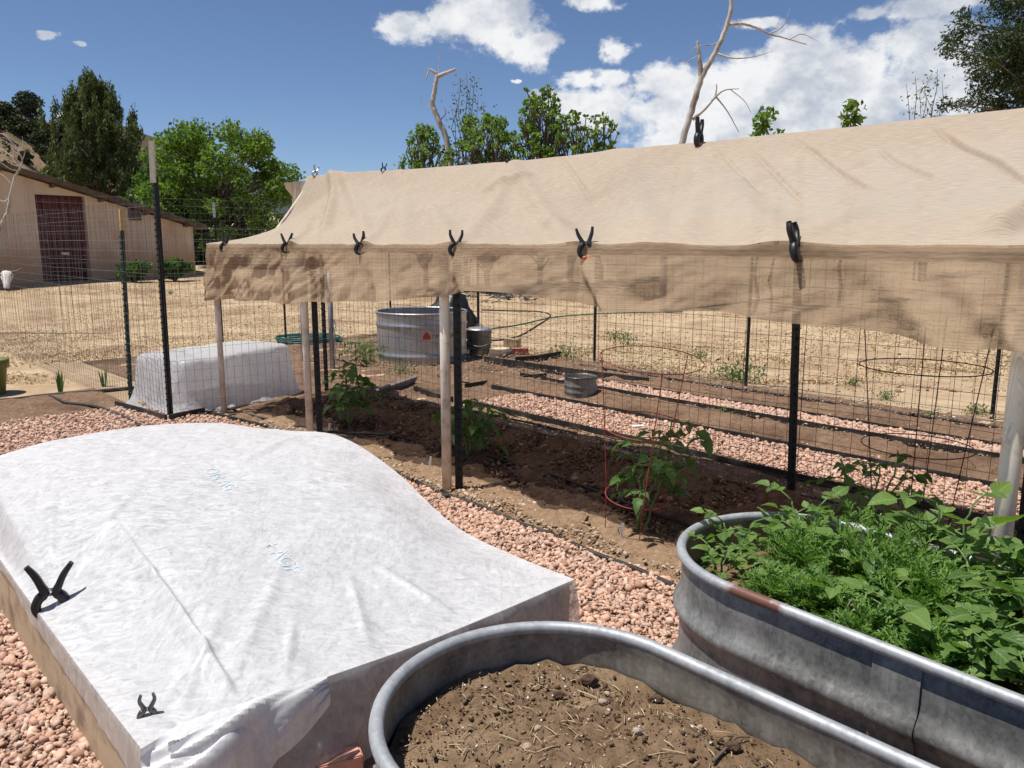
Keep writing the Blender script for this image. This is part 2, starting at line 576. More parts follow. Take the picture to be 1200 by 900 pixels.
splash()
pmat('barn_door', (.07, .020, .018), (.12, .034, .03), 5, .8, bstr=.3, bscale=30, bdist=.004, stretch=(1, 1, .15))
pmat('barn_roof', (.075, .05, .036), (.16, .115, .082), 4, .9, bstr=.4, bscale=18, bdist=.01)
pmat('dark_window', (.02, .02, .022), (.05, .05, .055), 4, .3, bstr=0)
pmat('bone', (.72, .68, .6), (.84, .81, .74), 20, .7, bstr=.2)
pmat('horn', (.10, .07, .05), (.2, .15, .11), 20, .6, bstr=.2)
pmat('hill', (.20, .135, .085), (.335, .24, .155), .09, .95, bstr=.6, bscale=.5, bdist=.6, c3=(.075, .085, .038), scale3=.12, spec=.05)
pmat('hill_scrub', (.085, .072, .045), (.145, .12, .078), .06, .95, bstr=.6, bscale=.3, bdist=1, c3=(.04, .05, .025), scale3=.07, spec=.05)
pmat('hill_far', (.045, .06, .06), (.07, .085, .085), .02, .95, bstr=0, spec=.05)
pmat('pot_olive', (.12, .13, .025), (.16, .17, .045), 8, .5, bstr=.1)
pmat('red_print', (.45, .05, .03), (.5, .07, .04), 8, .5, bstr=0)
pmat('black_print', (.02, .02, .02), (.03, .03, .03), 8, .5, bstr=0)
pmat('blue_print', (.34, .44, .52), (.66, .72, .76), 60, .8, bstr=0)
pmat('tag_white', (.75, .75, .72), (.82, .82, .8), 8, .6, bstr=0)
pmat('rock', (.35, .27, .2), (.48, .39, .3), 12, .9, bstr=.5, bscale=40, bdist=.01)
pmat('straw', (.46, .345, .185), (.66, .52, .30), 3, .9, bstr=0, island=.3, spec=.15)
pmat('green_stem', (.10, .17, .05), (.17, .25, .08), 20, .6, bstr=0)
pmat('dry_fleck', (.42, .32, .18), (.6, .48, .3), 20, .9, bstr=0, spec=.15)
leafmat('leaf_potato', (.045, .105, .024), (.165, .26, .065), .36, .42, veins=True, objrand=True)
leafmat('leaf_feather', (.08, .175, .032), (.20, .325, .075), .3, .5)
leafmat('leaf_tomato', (.04, .095, .022), (.11, .20, .05), .3, .5)
leafmat('leaf_elder', (.065, .12, .022), (.20, .29, .065), .42)
leafmat('leaf_elder_dark', (.04, .09, .018), (.09, .17, .035), .35)
leafmat('leaf_juniper', (.045, .07, .022), (.15, .18, .055), .14, .7)
leafmat('leaf_willow', (.06, .095, .04), (.12, .16, .075), .3)
leafmat('leaf_hill', (.026, .040, .018), (.062, .078, .036), .1, .8)
leafmat('leaf_pine', (.022, .042, .016), (.075, .10, .035), .15, .6)
leafmat('leaf_iris', (.05, .11, .04), (.10, .18, .07), .25)
leafmat('leaf_weed', (.09, .15, .05), (.17, .24, .09), .3)

# ------------------------------------------------------------------ objects
ORG = {}


def setp(o, label=None, cat=None, group=None, kind=None):
    for k, v in (('label', label), ('category', cat), ('group', group), ('kind', kind)):
        if v:
            o[k] = v
    return o


def empty(name, loc, label=None, cat=None, group=None, rotz=0.0):
    o = bpy.data.objects.new(name, None)
    o.empty_display_size = .1
    COL.objects.link(o)
    o.location = tuple(map(float, loc))
    o.rotation_euler = (0, 0, rotz)
    ORG[o.name] = np.array(loc, float)
    return setp(o, label, cat, group)


def make(name, verts, faces, mat, parent=None, origin=None, smooth=True, uvs=None, tint=None, local=False):
    """one mesh object; verts in world space (or already local to the parent)"""
    verts = np.asarray(verts, float).reshape(-1, 3)
    if parent is not None:
        org = np.zeros(3) if local else ORG[parent.name]
    else:
        if origin is None:
            mn, mx = verts.min(0), verts.max(0)
            origin = np.array([(mn[0] + mx[0]) / 2, (mn[1] + mx[1]) / 2, mn[2]])
        org = np.asarray(origin, float)
    me = bpy.data.meshes.new(name)
    vl = verts - org
    if isinstance(faces, np.ndarray):
        k = faces.shape[1]
        nf = len(faces)
        me.vertices.add(len(vl))
        me.vertices.foreach_set('co', vl.ravel().astype(np.float32))
        me.loops.add(nf * k)
        me.loops.foreach_set('vertex_index', faces.ravel().astype(np.int32))
        me.polygons.add(nf)
        me.polygons.foreach_set('loop_start', np.arange(0, nf * k, k, dtype=np.int32))
        me.update(calc_edges=True)
        me.validate()
    else:
        me.from_pydata([tuple(v) for v in vl], [], [tuple(f) for f in faces])
        me.update()
    if smooth and len(me.polygons):
        me.polygons.foreach_set('use_smooth', np.ones(len(me.polygons), bool))
    if uvs is not None:
        ul = me.uv_layers.new(name='UVMap')
        idx = np.zeros(len(me.loops), np.int32)
        me.loops.foreach_get('vertex_index', idx)
        ul.data.foreach_set('uv', np.asarray(uvs, np.float32)[idx].ravel())
    if tint is not None:
        ca = me.color_attributes.new('tint', 'FLOAT_COLOR', 'POINT')
        c = np.ones((len(vl), 4), np.float32)
        c[:, :3] = tint
        ca.data.foreach_set('color', c.ravel())
    if mat:
        me.materials.append(MATS[mat])
    o = bpy.data.objects.new(name, me)
    COL.objects.link(o)
    if parent is not None:
        o.parent = parent
        ORG[o.name] = org
    else:
        o.location = tuple(org)
        ORG[o.name] = org
    return o


class MB:
    def __init__(self):
        self.v, self.f, self.n = [], [], 0

    def add(self, v, f):
        v = np.asarray(v, float).reshape(-1, 3)
        self.v.append(v)
        self.f += [tuple(i + self.n for i in q) for q in f]
        self.n += len(v)
        return self

    def box(self, c, size, rot=None):
        x, y, z = [q / 2 for q in size]
        v = np.array([(a, b, d) for a in (-x, x) for b in (-y, y) for d in (-z, z)])
        if rot is not None:
            v = v @ np.asarray(rot).T
        return self.add(v + np.asarray(c), [(0, 1, 3, 2), (4, 6, 7, 5), (0, 4, 5, 1), (2, 3, 7, 6), (0, 2, 6, 4), (1, 5, 7, 3)])

    def bar(self, p, q, wid, thick, up=(0, 0, 1), bev=0.0):
        """a plank from p to q: wid along up, thick across"""
        p, q = np.asarray(p, float), np.asarray(q, float)
        x = q - p
        ln = np.linalg.norm(x)
        x = x / ln
        up = np.asarray(up, float)
        z = up - x * (up @ x)
        z /= np.linalg.norm(z)
        y = np.cross(z, x)
        return self.box((p + q) / 2, (ln, thick, wid), np.array([x, y, z]).T)

    def tube(self, path, r, sides=6, cap=True, closed=False):
        P = np.asarray(path, float)
        n = len(P)
        r = np.broadcast_to(np.asarray(r, float), (n,))
        T = np.gradient(P, axis=0) if not closed else np.roll(P, -1, 0) - np.roll(P, 1, 0)
        T /= np.linalg.norm(T, axis=1)[:, None] + 1e-12
        ref = np.array([0, 0, 1.0]) if abs(T[0][2]) < .9 else np.array([1.0, 0, 0])
        U = ref - T[0] * (ref @ T[0])
        U /= np.linalg.norm(U)
        rows = []
        ang = np.arange(sides) * 2 * PI / sides
        for i in range(n):
            U = U - T[i] * (U @ T[i])
            U /= np.linalg.norm(U) + 1e-12
            V = np.cross(T[i], U)
            rows.append(P[i] + r[i] * (np.cos(ang)[:, None] * U + np.sin(ang)[:, None] * V))
        f = []
        m = n if closed else n - 1
        for i in range(m):
            j = (i + 1) % n
            for k in range(sides):
                l = (k + 1) % sides
                f.append((i * sides + k, i * sides + l, j * sides + l, j * sides + k))
        if cap and not closed:
            f.append(tuple(range(sides))[::-1])
            f.append(tuple((n - 1) * sides + k for k in range(sides)))
        return self.add(np.concatenate(rows), f)

    def lathe(self, prof, c=(0, 0, 0), seg=24, cap=True):
        prof = np.asarray(prof, float)
        ang = np.arange(seg) * 2 * PI / seg
        v = np.concatenate([np.stack([r * np.cos(ang), r * np.sin(ang), np.full(seg, z)], 1) for r, z in prof]) + np.asarray(c)
        f = []
        for i in range(len(prof) - 1):
            for k in range(seg):
                l = (k + 1) % seg
                f.append((i * seg + k, i * seg + l, (i + 1) * seg + l, (i + 1) * seg + k))
        if cap:
            f.append(tuple(range(seg))[::-1])
            f.append(tuple((len(prof) - 1) * seg + k for k in range(seg)))
        return self.add(v, f)

    def build(self, name, mat, parent=None, **kw):
        return make(name, np.concatenate(self.v), self.f, mat, parent, **kw)


def grid_faces(nu, nv, wrap=False):
    i, j = np.meshgrid(np.arange(nu - 1), np.arange(nv if wrap else nv - 1), indexing='ij')
    jn = (j + 1) % nv
    return np.stack([i * nv + j, (i + 1) * nv + j, (i + 1) * nv + jn, i * nv + jn], -1).reshape(-1, 4)


def copy_tree(o, parent=None):
    c = o.copy()
    COL.objects.link(c)
    if parent is not None:
        c.parent = parent
    for ch in o.children:
        copy_tree(ch, c)
    return c


def smooth_path(pts, n=40):
    """Catmull-Rom through the points"""
    P = np.asarray(pts, float)
    if len(P) < 3:
        return np.linspace(P[0], P[-1], n)
    Q = np.concatenate([[2 * P[0] - P[1]], P, [2 * P[-1] - P[-2]]])
    out = []
    k = max(2, n // (len(P) - 1))
    for i in range(len(P) - 1):
        a, b, c, d = Q[i:i + 4]
        for t in np.linspace(0, 1, k, endpoint=False):
            out.append(.5 * ((2 * b) + (c - a) * t + (2 * a - 5 * b + 4 * c - d) * t * t + (3 * b - a - 3 * c + d) * t ** 3))
    out.append(P[-1])
    return np.array(out)


# ------------------------------------------------------------------ the ground
def terrain(x, y):
    r = np.hypot(x, y)
    w = x * NV[0] + y * NV[1]
    s = x * DV[0] + y * DV[1]
    k = np.clip((r - 14.5) / 6, 0, 1)
    z = .045 * np.maximum(0, r - 14.5) * k
    q = np.clip((w - 9) / 6, 0, 1)
    z = z + .075 * np.maximum(0, w - 9) * q * np.clip((s + 22) / 12, 0, 1)
    bump_ = fbm(x * .35, y * .35, oct=3) * .09 * np.clip((r - 13) / 8, 0, 1)
    return np.minimum(z, 7) + bump_


rings = np.concatenate([np.linspace(.01, 12, 20), np.linspace(12.5, 60, 100), np.geomspace(62, 2500, 30)])
na = 220
ang = np.arange(na) * 2 * PI / na
Rg, Ag = np.meshgrid(rings, ang, indexing='ij')
gx, gy = Rg * np.sin(Ag), Rg * np.cos(Ag)
gz = terrain(gx, gy)
setp(make('ground', np.stack([gx, gy, gz], -1), grid_faces(len(rings), na, True)[:, ::-1], 'ground_dry', origin=(0, 0, 0)), kind='structure')


def sheet(name, s0, s1, w0, w1, z, mat, res=.12, rough=0.0, prof=None, seed=0, wave=.0):
    """a piece of ground in the garden frame; prof(s, w) adds height, edges wander by wave"""
    ns, nw = max(3, int((s1 - s0) / res)), max(3, int((w1 - w0) / res))
    S, W = np.meshgrid(np.linspace(s0, s1, ns), np.linspace(w0, w1, nw), indexing='ij')
    if wave:
        t = (W - w0) / (w1 - w0)
        W = W + wave * (fbm(S * 1.4, seed + 0 * S, oct=3) * (1 - t) + fbm(S * 1.4, seed + 9 + 0 * S, oct=3) * t) * 2
    Z = np.full_like(S, z)
    if prof is not None:
        Z = Z + prof(S, W)
    if rough:
        e = np.minimum.reduce([(S - s0), (s1 - S), (W - w0), (w1 - W)])
        Z = Z + rough * (fbm(S * 5, W * 5, seed, oct=4) + .25 + .45 * fbm(S * 23, W * 23, seed + 3, oct=3)) * np.clip(e / .08, 0, 1)
    return setp(make(name, Ga(S, W, Z), grid_faces(ns, nw)[:, ::-1], mat, origin=G((s0 + s1) / 2, (w0 + w1) / 2, 0)), kind='structure')


sheet('garden_ground', -11.9, 2.6, 3.0, 8.05, .005, 'garden_soil', .07, .05)
sheet('gravel_path', -8.2, 3.0, -3.0, 2.98, .010, 'gravel_base', .2)
sheet('gravel_path', -5.95, 2.6, 5.0, 5.62, .040, 'gravel_base', .1, .02, wave=.03, seed=2)
sheet('gravel_path', -6.2, 2.6, 6.50, 6.80, .040, 'gravel_base', .1, .02, wave=.03, seed=4)
sheet('bed_edge_soil', -6.6, 2.6, 2.99, 3.52, .02, 'tan_soil', .025, .035, prof=lambda s, w: .035 * np.sin(np.clip((w - 2.99) / .53, 0, 1) * PI))


def bedprof(s, w):
    t = np.clip((w - 3.28) / 1.18, 0, 1)
    return .075 * np.sin(t * PI) ** .8 + .05 * np.exp(-((w - 4.25) / .12) ** 2) - .03 * np.exp(-((w - 3.72) / .13) ** 2)


sheet('tomato_bed_soil', -7.2, 2.6, 3.24, 4.56, .024, 'dark_soil', .028, .075, prof=bedprof, wave=.05, seed=5)
sheet('garden_bed_soil', -7.2, 2.6, 5.74, 6.40, .03, 'garden_soil', .035, .05, prof=lambda s, w: .05 * np.sin(np.clip((w - 5.74) / .66, 0, 1) * PI), seed=11)
sheet('garden_bed_soil', -6.4, 2.6, 6.92, 7.42, .03, 'garden_soil', .035, .05, prof=lambda s, w: .04 * np.sin(np.clip((w - 6.92) / .5, 0, 1) * PI), seed=12)
sheet('soil_strip', -9.5, -8.2, -2.5, 2.5, .016, 'garden_soil', .08, .03, seed=15)


# ------------------------------------------------------------------ loose stones, crumbs, straw (uncountable)
def ico(sub):
    import bmesh
    bm = bmesh.new()
    bmesh.ops.create_icosphere(bm, subdivisions=sub, radius=1)
    v = np.array([q.co[:] for q in bm.verts])
    f = np.array([[q.index for q in p.verts] for p in bm.faces])
    bm.free()
    return v, f


def rand_rot(n, rng):
    q = rng.normal(size=(n, 4))
    q /= np.linalg.norm(q, axis=1)[:, None]
    a, b, c, d = q.T
    return np.stack([np.stack([1 - 2 * (c * c + d * d), 2 * (b * c - a * d), 2 * (b * d + a * c)], -1),
                     np.stack([2 * (b * c + a * d), 1 - 2 * (b * b + d * d), 2 * (c * d - a * b)], -1),
                     np.stack([2 * (b * d - a * c), 2 * (c * d + a * b), 1 - 2 * (b * b + c * c)], -1)], -2)


def stones(name, P, size, mat, tints, sub=1, rng=R, flat=.6, angular=.42, label=None, cat=None, sink=.25, smooth=False):
    """one object of loose stones at the points P"""
    base, f = ico(sub)
    n = len(P)
    nv = len(base)
    V = np.broadcast_to(base, (n, nv, 3)).copy()
    V *= 1 + angular * np.clip(rng.normal(size=(n, nv, 1)), -1.6, 1.6) * .6
    V *= np.stack([rng.uniform(.75, 1.3, n), rng.uniform(.6, 1.05, n), rng.uniform(flat * .7, flat * 1.1, n)], -1)[:, None, :]
    yaw = rand_rot(n, rng)
    V = np.einsum('nij,nvj->nvi', yaw, V)
    V[..., 2] *= .8
    sz = np.asarray(size)
    V = V * sz[:, None, None] + P[:, None, :]
    V[..., 2] += (sz * (1 - 2 * sink) * .6)[:, None]
    F = (f[None] + (np.arange(n) * nv)[:, None, None]).reshape(-1, 3)
    tt = np.asarray(tints)
    c = tt[rng.integers(0, len(tt), n)] * rng.uniform(.78, 1.16, (n, 1))
    o = make(name, V.reshape(-1, 3), F, mat, smooth=smooth, tint=np.repeat(c, nv, 0), origin=np.append(P.mean(0)[:2], P[:, 2].min()))
    return setp(o, label, cat, kind='stuff')


GT = np.array([(1, 1, 1), (1.12, 1.02, .96), (.95, .86, .80), (1.18, 1.12, 1.06), (.86, .72, .64), (1.05, .9, .82), (1.02, 1.02, 1.0)])


def scatter(s0, s1, w0, w1, dens, rng=R, keep=None):
    n = int((s1 - s0) * (w1 - w0) * dens)
    s, w = rng.uniform(s0, s1, n), rng.uniform(w0, w1, n)
    if keep is not None:
        k = keep(s, w)
        s, w = s[k], w[k]
    return s, w


# raised bed outline and tanks are kept free of stones
def near_keep(s, w):
    bed = (s > -4.5) & (s < -1.9) & (w > .58) & (w < 2.14)
    return ~bed


s, w = scatter(-4.6, -1.0, 2.1, 2.99, 6600, keep=near_keep)
P1 = Ga(s, w, .012 + .012 * R.random(len(s)))
s, w = scatter(-4.3, -1.7, -.1, .60, 6600, keep=near_keep)
P2 = Ga(s, w, .012 + .012 * R.random(len(s)))
s, w = scatter(-2.0, -1.2, .55, 2.2, 3000, keep=near_keep)
P3 = Ga(s, w, np.full(len(s), .014))
P = np.concatenate([P1, P2, P3])
stones('gravel', P, R.gamma(4, .0108 / 4, len(P)).clip(.0035, .025), 'stones', GT, 0, label='pink gravel around the white covered bed and metal tanks', cat='gravel')
s, w = scatter(-8.2, -4.4, .4, 2.99, 3000)
s2, w2 = scatter(-8.2, -4.3, -2.2, .4, 1500)
s3, w3 = scatter(-4.3, -1.2, -1.6, -.1, 1500)
s, w = np.concatenate([s, s2, s3]), np.concatenate([w, w2, w3])
P1 = Ga(s, w, .012 + .012 * R.random(len(s)))
stones('gravel', P1, R.gamma(5, .0118 / 5, len(P1)).clip(.005, .026), 'stones', GT, 0, label='pink gravel behind the white covered bed', cat='gravel')
s, w = scatter(-5.9, 1.2, 5.0, 5.62, 3300)
P1 = Ga(s, w, .046 + .012 * R.random(len(s)))
stones('gravel', P1, R.gamma(5, .0118 / 5, len(P1)).clip(.005, .026), 'stones', GT, 0, label='pink gravel of the path just beyond the wire trellis', cat='gravel')
s, w = scatter(-6.2, 1.2, 6.5, 6.8, 2800)
P1 = Ga(s, w, .046 + .012 * R.random(len(s)))
stones('gravel', P1, R.gamma(9, .017 / 9, len(P1)).clip(.008, .03), 'stones', GT, 0, label='pink gravel of the narrow farther path', cat='gravel')

ST = np.array([(.12, .07, .045), (.2, .125, .08), (.09, .052, .034), (.30, .205, .135), (.16, .095, .06)])
s, w = scatter(-6.8, .6, 3.35, 4.5, 3200)
P1 = Ga(s, w, .03 + bedprof(s, w) + .012)
stones('soil_crumbs', P1, R.gamma(1.4, .0048, len(P1)).clip(.002, .03), 'soil_bits', ST, 0, label='dark clods and crumbs of the tomato bed', cat='soil', sink=.35)
TT = np.array([(.38, .265, .165), (.48, .345, .225), (.30, .195, .12), (.56, .43, .31), (.6, .5, .4)])
s, w = scatter(-11, 1.5, 5.72, 8.0, 600)
s2, w2 = scatter(-6.5, .6, 3.0, 3.4, 5000)
s3, w3 = scatter(-6.5, .8, 4.42, 4.9, 1800)
P1 = np.concatenate([Ga(s, w, .05), Ga(s2, w2, .045), Ga(s3, w3, .02)])
stones('soil_crumbs', P1, R.gamma(1.7, .0033, len(P1)).clip(.002, .026), 'soil_bits', TT, 0, label='dry tan crumbs and pebbles over the garden beds', cat='soil', sink=.3)


def blades(name, P, h, wid, lean, mat, label, cat, rng=R):
    n = len(P)
    a = rng.uniform(0, 2 * PI, n)
    dirv = np.stack([np.cos(a), np.sin(a), np.zeros(n)], -1)
    side = np.stack([-np.sin(a), np.cos(a), np.zeros(n)], -1)
    hh = rng.uniform(.5, 1.2, n) * h
    ln = rng.uniform(.2, 1.0, n) * lean
    mid = P + dirv * (ln * hh * .4)[:, None] + np.array([0, 0, 1]) * (hh * .55)[:, None]
    tip = P + dirv * (ln * hh * 1.2)[:, None] + np.array([0, 0, 1]) * (hh * (1.05 - .5 * np.minimum(ln, 1.5) * .7))[:, None]
    V = np.stack([P - side * wid, P + side * wid, mid + side * wid * .8, tip, mid - side * wid * .8], 1)
    o = make(name, V.reshape(-1, 3), (np.arange(5)[None] + (np.arange(n) * 5)[:, None]), mat, smooth=False, origin=np.append(P.mean(0)[:2], P[:, 2].min()))
    return setp(o, label, cat, kind='stuff')


# dry grass of the field beyond the fence
n = 170000
yy = 9 + 26 * R.random(n) ** 1.6
xx = (R.random(n) - .55) * 1.9 * yy
kk = fbm(xx * .6, yy * 1.1, oct=4) > R.uniform(-.32, .40, n)
ss, ww = xx * DV[0] + yy * DV[1], xx * NV[0] + yy * NV[1]
kk &= ~((ss > -11.9) & (ww > 2.4) & (ww < 8.05)) & ~((ww < 2.7) & (ss > -9.2))
xx, yy = xx[kk], yy[kk]
P = np.stack([xx, yy, terrain(xx, yy)], -1)
blades('dry_grass', P, .032, .0045, 1.6, 'straw', 'short dry straw-coloured grass of the field', 'grass')
# stones and flecks lying on the bare slope on the right
n = 5000
yy = 8.5 + 16 * R.random(n) ** 1.5
xx = R.uniform(-.1, .8, n) * yy
ww = xx * NV[0] + yy * NV[1]
k = ww > 8.1
P = np.stack([xx[k], yy[k], terrain(xx[k], yy[k])], -1)
stones('field_stones', P, R.gamma(2, .006, len(P)).clip(.004, .035), 'soil_bits', TT * 1.25, 0, label='small stones and chips on the bare slope beyond the far fence', cat='stones')

# ------------------------------------------------------------------ hills
def hill(name, x0, x1, y0, y1, nx, ny, zf, mat):
    X, Y = np.meshgrid(np.linspace(x0, x1, nx), np.linspace(y0, y1, ny), indexing='ij')
    return setp(make(name, np.stack([X, Y, zf(X, Y)], -1), grid_faces(nx, ny), mat, origin=(x0, y0, 0)), kind='structure')


def hill_a(X, Y):
    z = 21.5 * np.exp(-((X + 70) / 24) ** 2 - ((Y - 105) / 40) ** 2)
    return z + fbm(X * .05, Y * .05, oct=5) * 4 * np.clip(z / 8, 0, 1) - 1.2


def hill_b(X, Y):
    z = 36 * np.exp(-((X + 118) / 42) ** 2 - ((Y - 230) / 70) ** 2)
    return z + fbm(X * .03, Y * .03, oct=5) * 6 * np.clip(z / 10, 0, 1) - 2


def hill_c(X, Y):
    z = 80 * np.exp(-((X + 300) / 170) ** 2 - ((Y - 800) / 160) ** 2)
    return z + fbm(X * .01, Y * .01, oct=5) * 12 * np.clip(z / 20, 0, 1) - 4


hill('hill', -150, -15, 45, 175, 90, 70, hill_a, 'hill')
hill('hill', -280, 0, 165, 340, 90, 60, hill_b, 'hill_scrub')
hill('hill', -800, 60, 620, 980, 90, 40, hill_c, 'hill_far')


# ------------------------------------------------------------------ barn
def barn():
    PL, PR = np.array([-13.8, 21.4, 0]), np.array([-10.26, 26.0, 0])
    dx = (PR - PL) / np.linalg.norm(PR - PL)
    nr = np.array([dx[1], -dx[0], 0])                 # outward, towards the camera
    L0 = -3.6
    L1 = np.linalg.norm(PR - PL)
    tops = lambda t: 3.62 - (3.62 - 2.10) / L1 * t
    gz0 = .30
    depth = 6.5
    root = empty('barn', PL + dx * 2 + np.array([0, 0, gz0]), 'tan adobe barn with a slanting roof and dark red door', 'barn')

    def wp(t, z, out=0.0):
        return PL + dx * t + nr * out + np.array([0, 0, z])

    def pix(u, v):
        r = ray(u, v)
        k = ((PL - EYE) @ nr) / (r @ nr)
        P = EYE + r * k
        return (P - PL) @ dx, P[2]
    t0, zb = pix(51, 331)
    t1, zt = pix(99, 230)
    # front wall with a real door opening
    zt1 = pix(52, 228)[1]
    mb = MB()
    secs = [(L0, t0), (t1, L1)]
    for a, b in secs:
        mb.add([wp(a, gz0 - .5), wp(b, gz0 - .5), wp(b, tops(b)), wp(a, tops(a)),
                wp(a, gz0 - .5, -.35), wp(b, gz0 - .5, -.35), wp(b, tops(b), -.35), wp(a, tops(a), -.35)],
               [(0, 1, 2, 3), (5, 4, 7, 6), (1, 5, 6, 2), (4, 0, 3, 7), (3, 2, 6, 7)])
    mb.add([wp(t0, zt1), wp(t1, zt1), wp(t1, tops(t1)), wp(t0, tops(t0)), wp(t0, zt1, -.35), wp(t1, zt1, -.35), wp(t1, tops(t1), -.35), wp(t0, tops(t0), -.35)],
           [(0, 1, 2, 3), (5, 4, 7, 6), (4, 5, 1, 0), (3, 2, 6, 7)])
    mb.build('wall', 'adobe', root, smooth=False)
    # side and rear walls
    for a, b in (((L1 - .3, L1, -.35, -depth)), (L0, L0 + .3, -.35, -depth)) and []:
        pass
    mb = MB()
    for (ta, tb, oa, ob) in ((L1 - .35, L1, -depth, -.353), (L0, L0 + .35, -depth, -.353), (L0 + .353, L1 - .353, -depth, -depth + .35)):
        mb.add([wp(ta, gz0 - .5, oa), wp(tb, gz0 - .5, oa), wp(tb, tops(tb), oa), wp(ta, tops(ta), oa),
                wp(ta, gz0 - .5, ob), wp(tb, gz0 - .5, ob), wp(tb, tops(tb), ob), wp(ta, tops(ta), ob)],
               [(1, 0, 3, 2), (4, 5, 6, 7), (0, 4, 7, 3), (5, 1, 2, 6), (2, 3, 7, 6)])
    mb.build('rear_wall', 'adobe', root, smooth=False)
    # roof slab with eaves
    e = .28
    mb = MB()
    a, b = L0 - .4, L1 + .35
    q = []
    for o in (e, -depth - e):
        for (t, dz) in ((a, .03), (b, .03), (b, .17), (a, .17)):
            q.append(wp(t, tops(t) + dz, o))
    mb.add(q, [(0, 1, 2, 3), (5, 4, 7, 6), (0, 4, 5, 1), (3, 2, 6, 7), (1, 5, 6, 2), (4, 0, 3, 7)])
    rf = mb.build('roof', 'barn_roof', root, smooth=False)
    for t in np.arange(L0, L1, 1.3):                      # rafter ends under the eave
        MB().bar(wp(t, tops(t) - .04, .2), wp(t, tops(t) - .04, .003), .08, .07).build('rafter_end', 'barn_roof', rf, smooth=False)
    # door: upright boards, rails, latch
    door = make('door', *((lambda m: (np.concatenate(m.v), m.f))(MB().add([wp(t0, gz0 - .1, -.2), wp(t1, gz0 - .1, -.2), wp(t1, zt1, -.2), wp(t0, zt1, -.2),
                wp(t0, gz0 - .1, -.26), wp(t1, gz0 - .1, -.26), wp(t1, zt1, -.26), wp(t0, zt1, -.26)], [(0, 1, 2, 3), (5, 4, 7, 6), (3, 2, 6, 7)]))), 'barn_door', root, smooth=False)
    nb = 6
    wb = (t1 - t0) / nb
    for i in range(nb):
        c = t0 + wb * (i + .5)
        MB().bar(wp(c, gz0 - .06, -.17), wp(c, zt1 - .03, -.17), wb * .9, .04, up=dx).build('board', 'barn_door', door, smooth=False)
    for k in range(5):
        z = gz0 + .2 + k * (zt1 - gz0 - .35) / 4
        MB().bar(wp(t0 + .02, z, -.13), wp(t1 - .02, z, -.13), .12, .035).build('rail', 'barn_door', door, smooth=False)
    MB().bar(wp(t0 + wb * 2.6, gz0 + 1.02, -.09), wp(t0 + wb * 3.6, gz0 + 1.0, -.09), .07, .04).build('latch', 'steel', door, smooth=False)
    # small vent
    va, vz = pix(151, 258)
    vb, vz2 = pix(164, 245)
    vent = MB().bar(wp(va, (vz + vz2) / 2, .02), wp(vb, (vz + vz2) / 2, .02), vz2 - vz, .06).build('vent', 'dark_window', root, smooth=False)
    for k in range(4):
        z = vz + (k + .5) * (vz2 - vz) / 4
        MB().bar(wp(va, z, .06), wp(vb, z, .06), .035, .02).build('slat', 'barn_roof', vent, smooth=False)
    return wp, gz0


BARN_WP, BARN_Z = barn()


def gnd(x, y):
    return float(terrain(np.array(x), np.array(y)))


# ------------------------------------------------------------------ foliage generators
def leaf_quads(C, size, rng, elong=1.7, droop=0.0, up=None):
    n = len(C)
    a = rng.normal(size=(n, 3))
    if up is not None:
        a = a * (1 - up) + np.array([0, 0, 1.0]) * up * 2
    a[:, 2] -= droop
    a /= np.linalg.norm(a, axis=1)[:, None]
    b = rng.normal(size=(n, 3))
    b -= a * (a * b).sum(1)[:, None]
    b /= np.linalg.norm(b, axis=1)[:, None]
    nn = np.cross(a, b)
    L = (size * rng.uniform(.6, 1.3, n))[:, None]
    W = L / elong * .5
    V = np.stack([C - a * L * .5, C + b * W + nn * W * .35, C + a * L * .5, C - b * W + nn * W * .35], 1)
    return V.reshape(-1, 3)


def crown(name, clumps, per, size, mat, parent, rng, elong=1.7, shell=.55, droop=0.0, up=None):
    """clumps: (x,y,z,rx,ry,rz) in world space"""
    pts = []
    for (x, y, z, rx, ry, rz) in clumps:
        n = max(8, int(per * (rx * ry * rz) ** .55))
        d = rng.normal(size=(n, 3))
        d /= np.linalg.norm(d, axis=1)[:, None]
        r = (shell + (1 - shell) * rng.random(n) ** .5) * rng.uniform(.75, 1.12, n)
        pts.append(np.array([x, y, z]) + d * r[:, None] * np.array([rx, ry, rz]))
    C = np.concatenate(pts)
    V = leaf_quads(C, size, rng, elong, droop, up)
    return make(name, V, np.arange(len(V)).reshape(-1, 4), mat, parent, smooth=False)


def limb(a, b, rng, n=7, wob=.06):
    a, b = np.asarray(a, float), np.asarray(b, float)
    t = np.linspace(0, 1, n)[:, None]
    p = a + (b - a) * t
    ln = np.linalg.norm(b - a)
    w = rng.normal(size=(n, 3)) * wob * ln
    w[0] = w[-1] = 0
    p = p + w * .6
    p[:, 2] += np.sin(t[:, 0] * PI) * .06 * ln
    return p


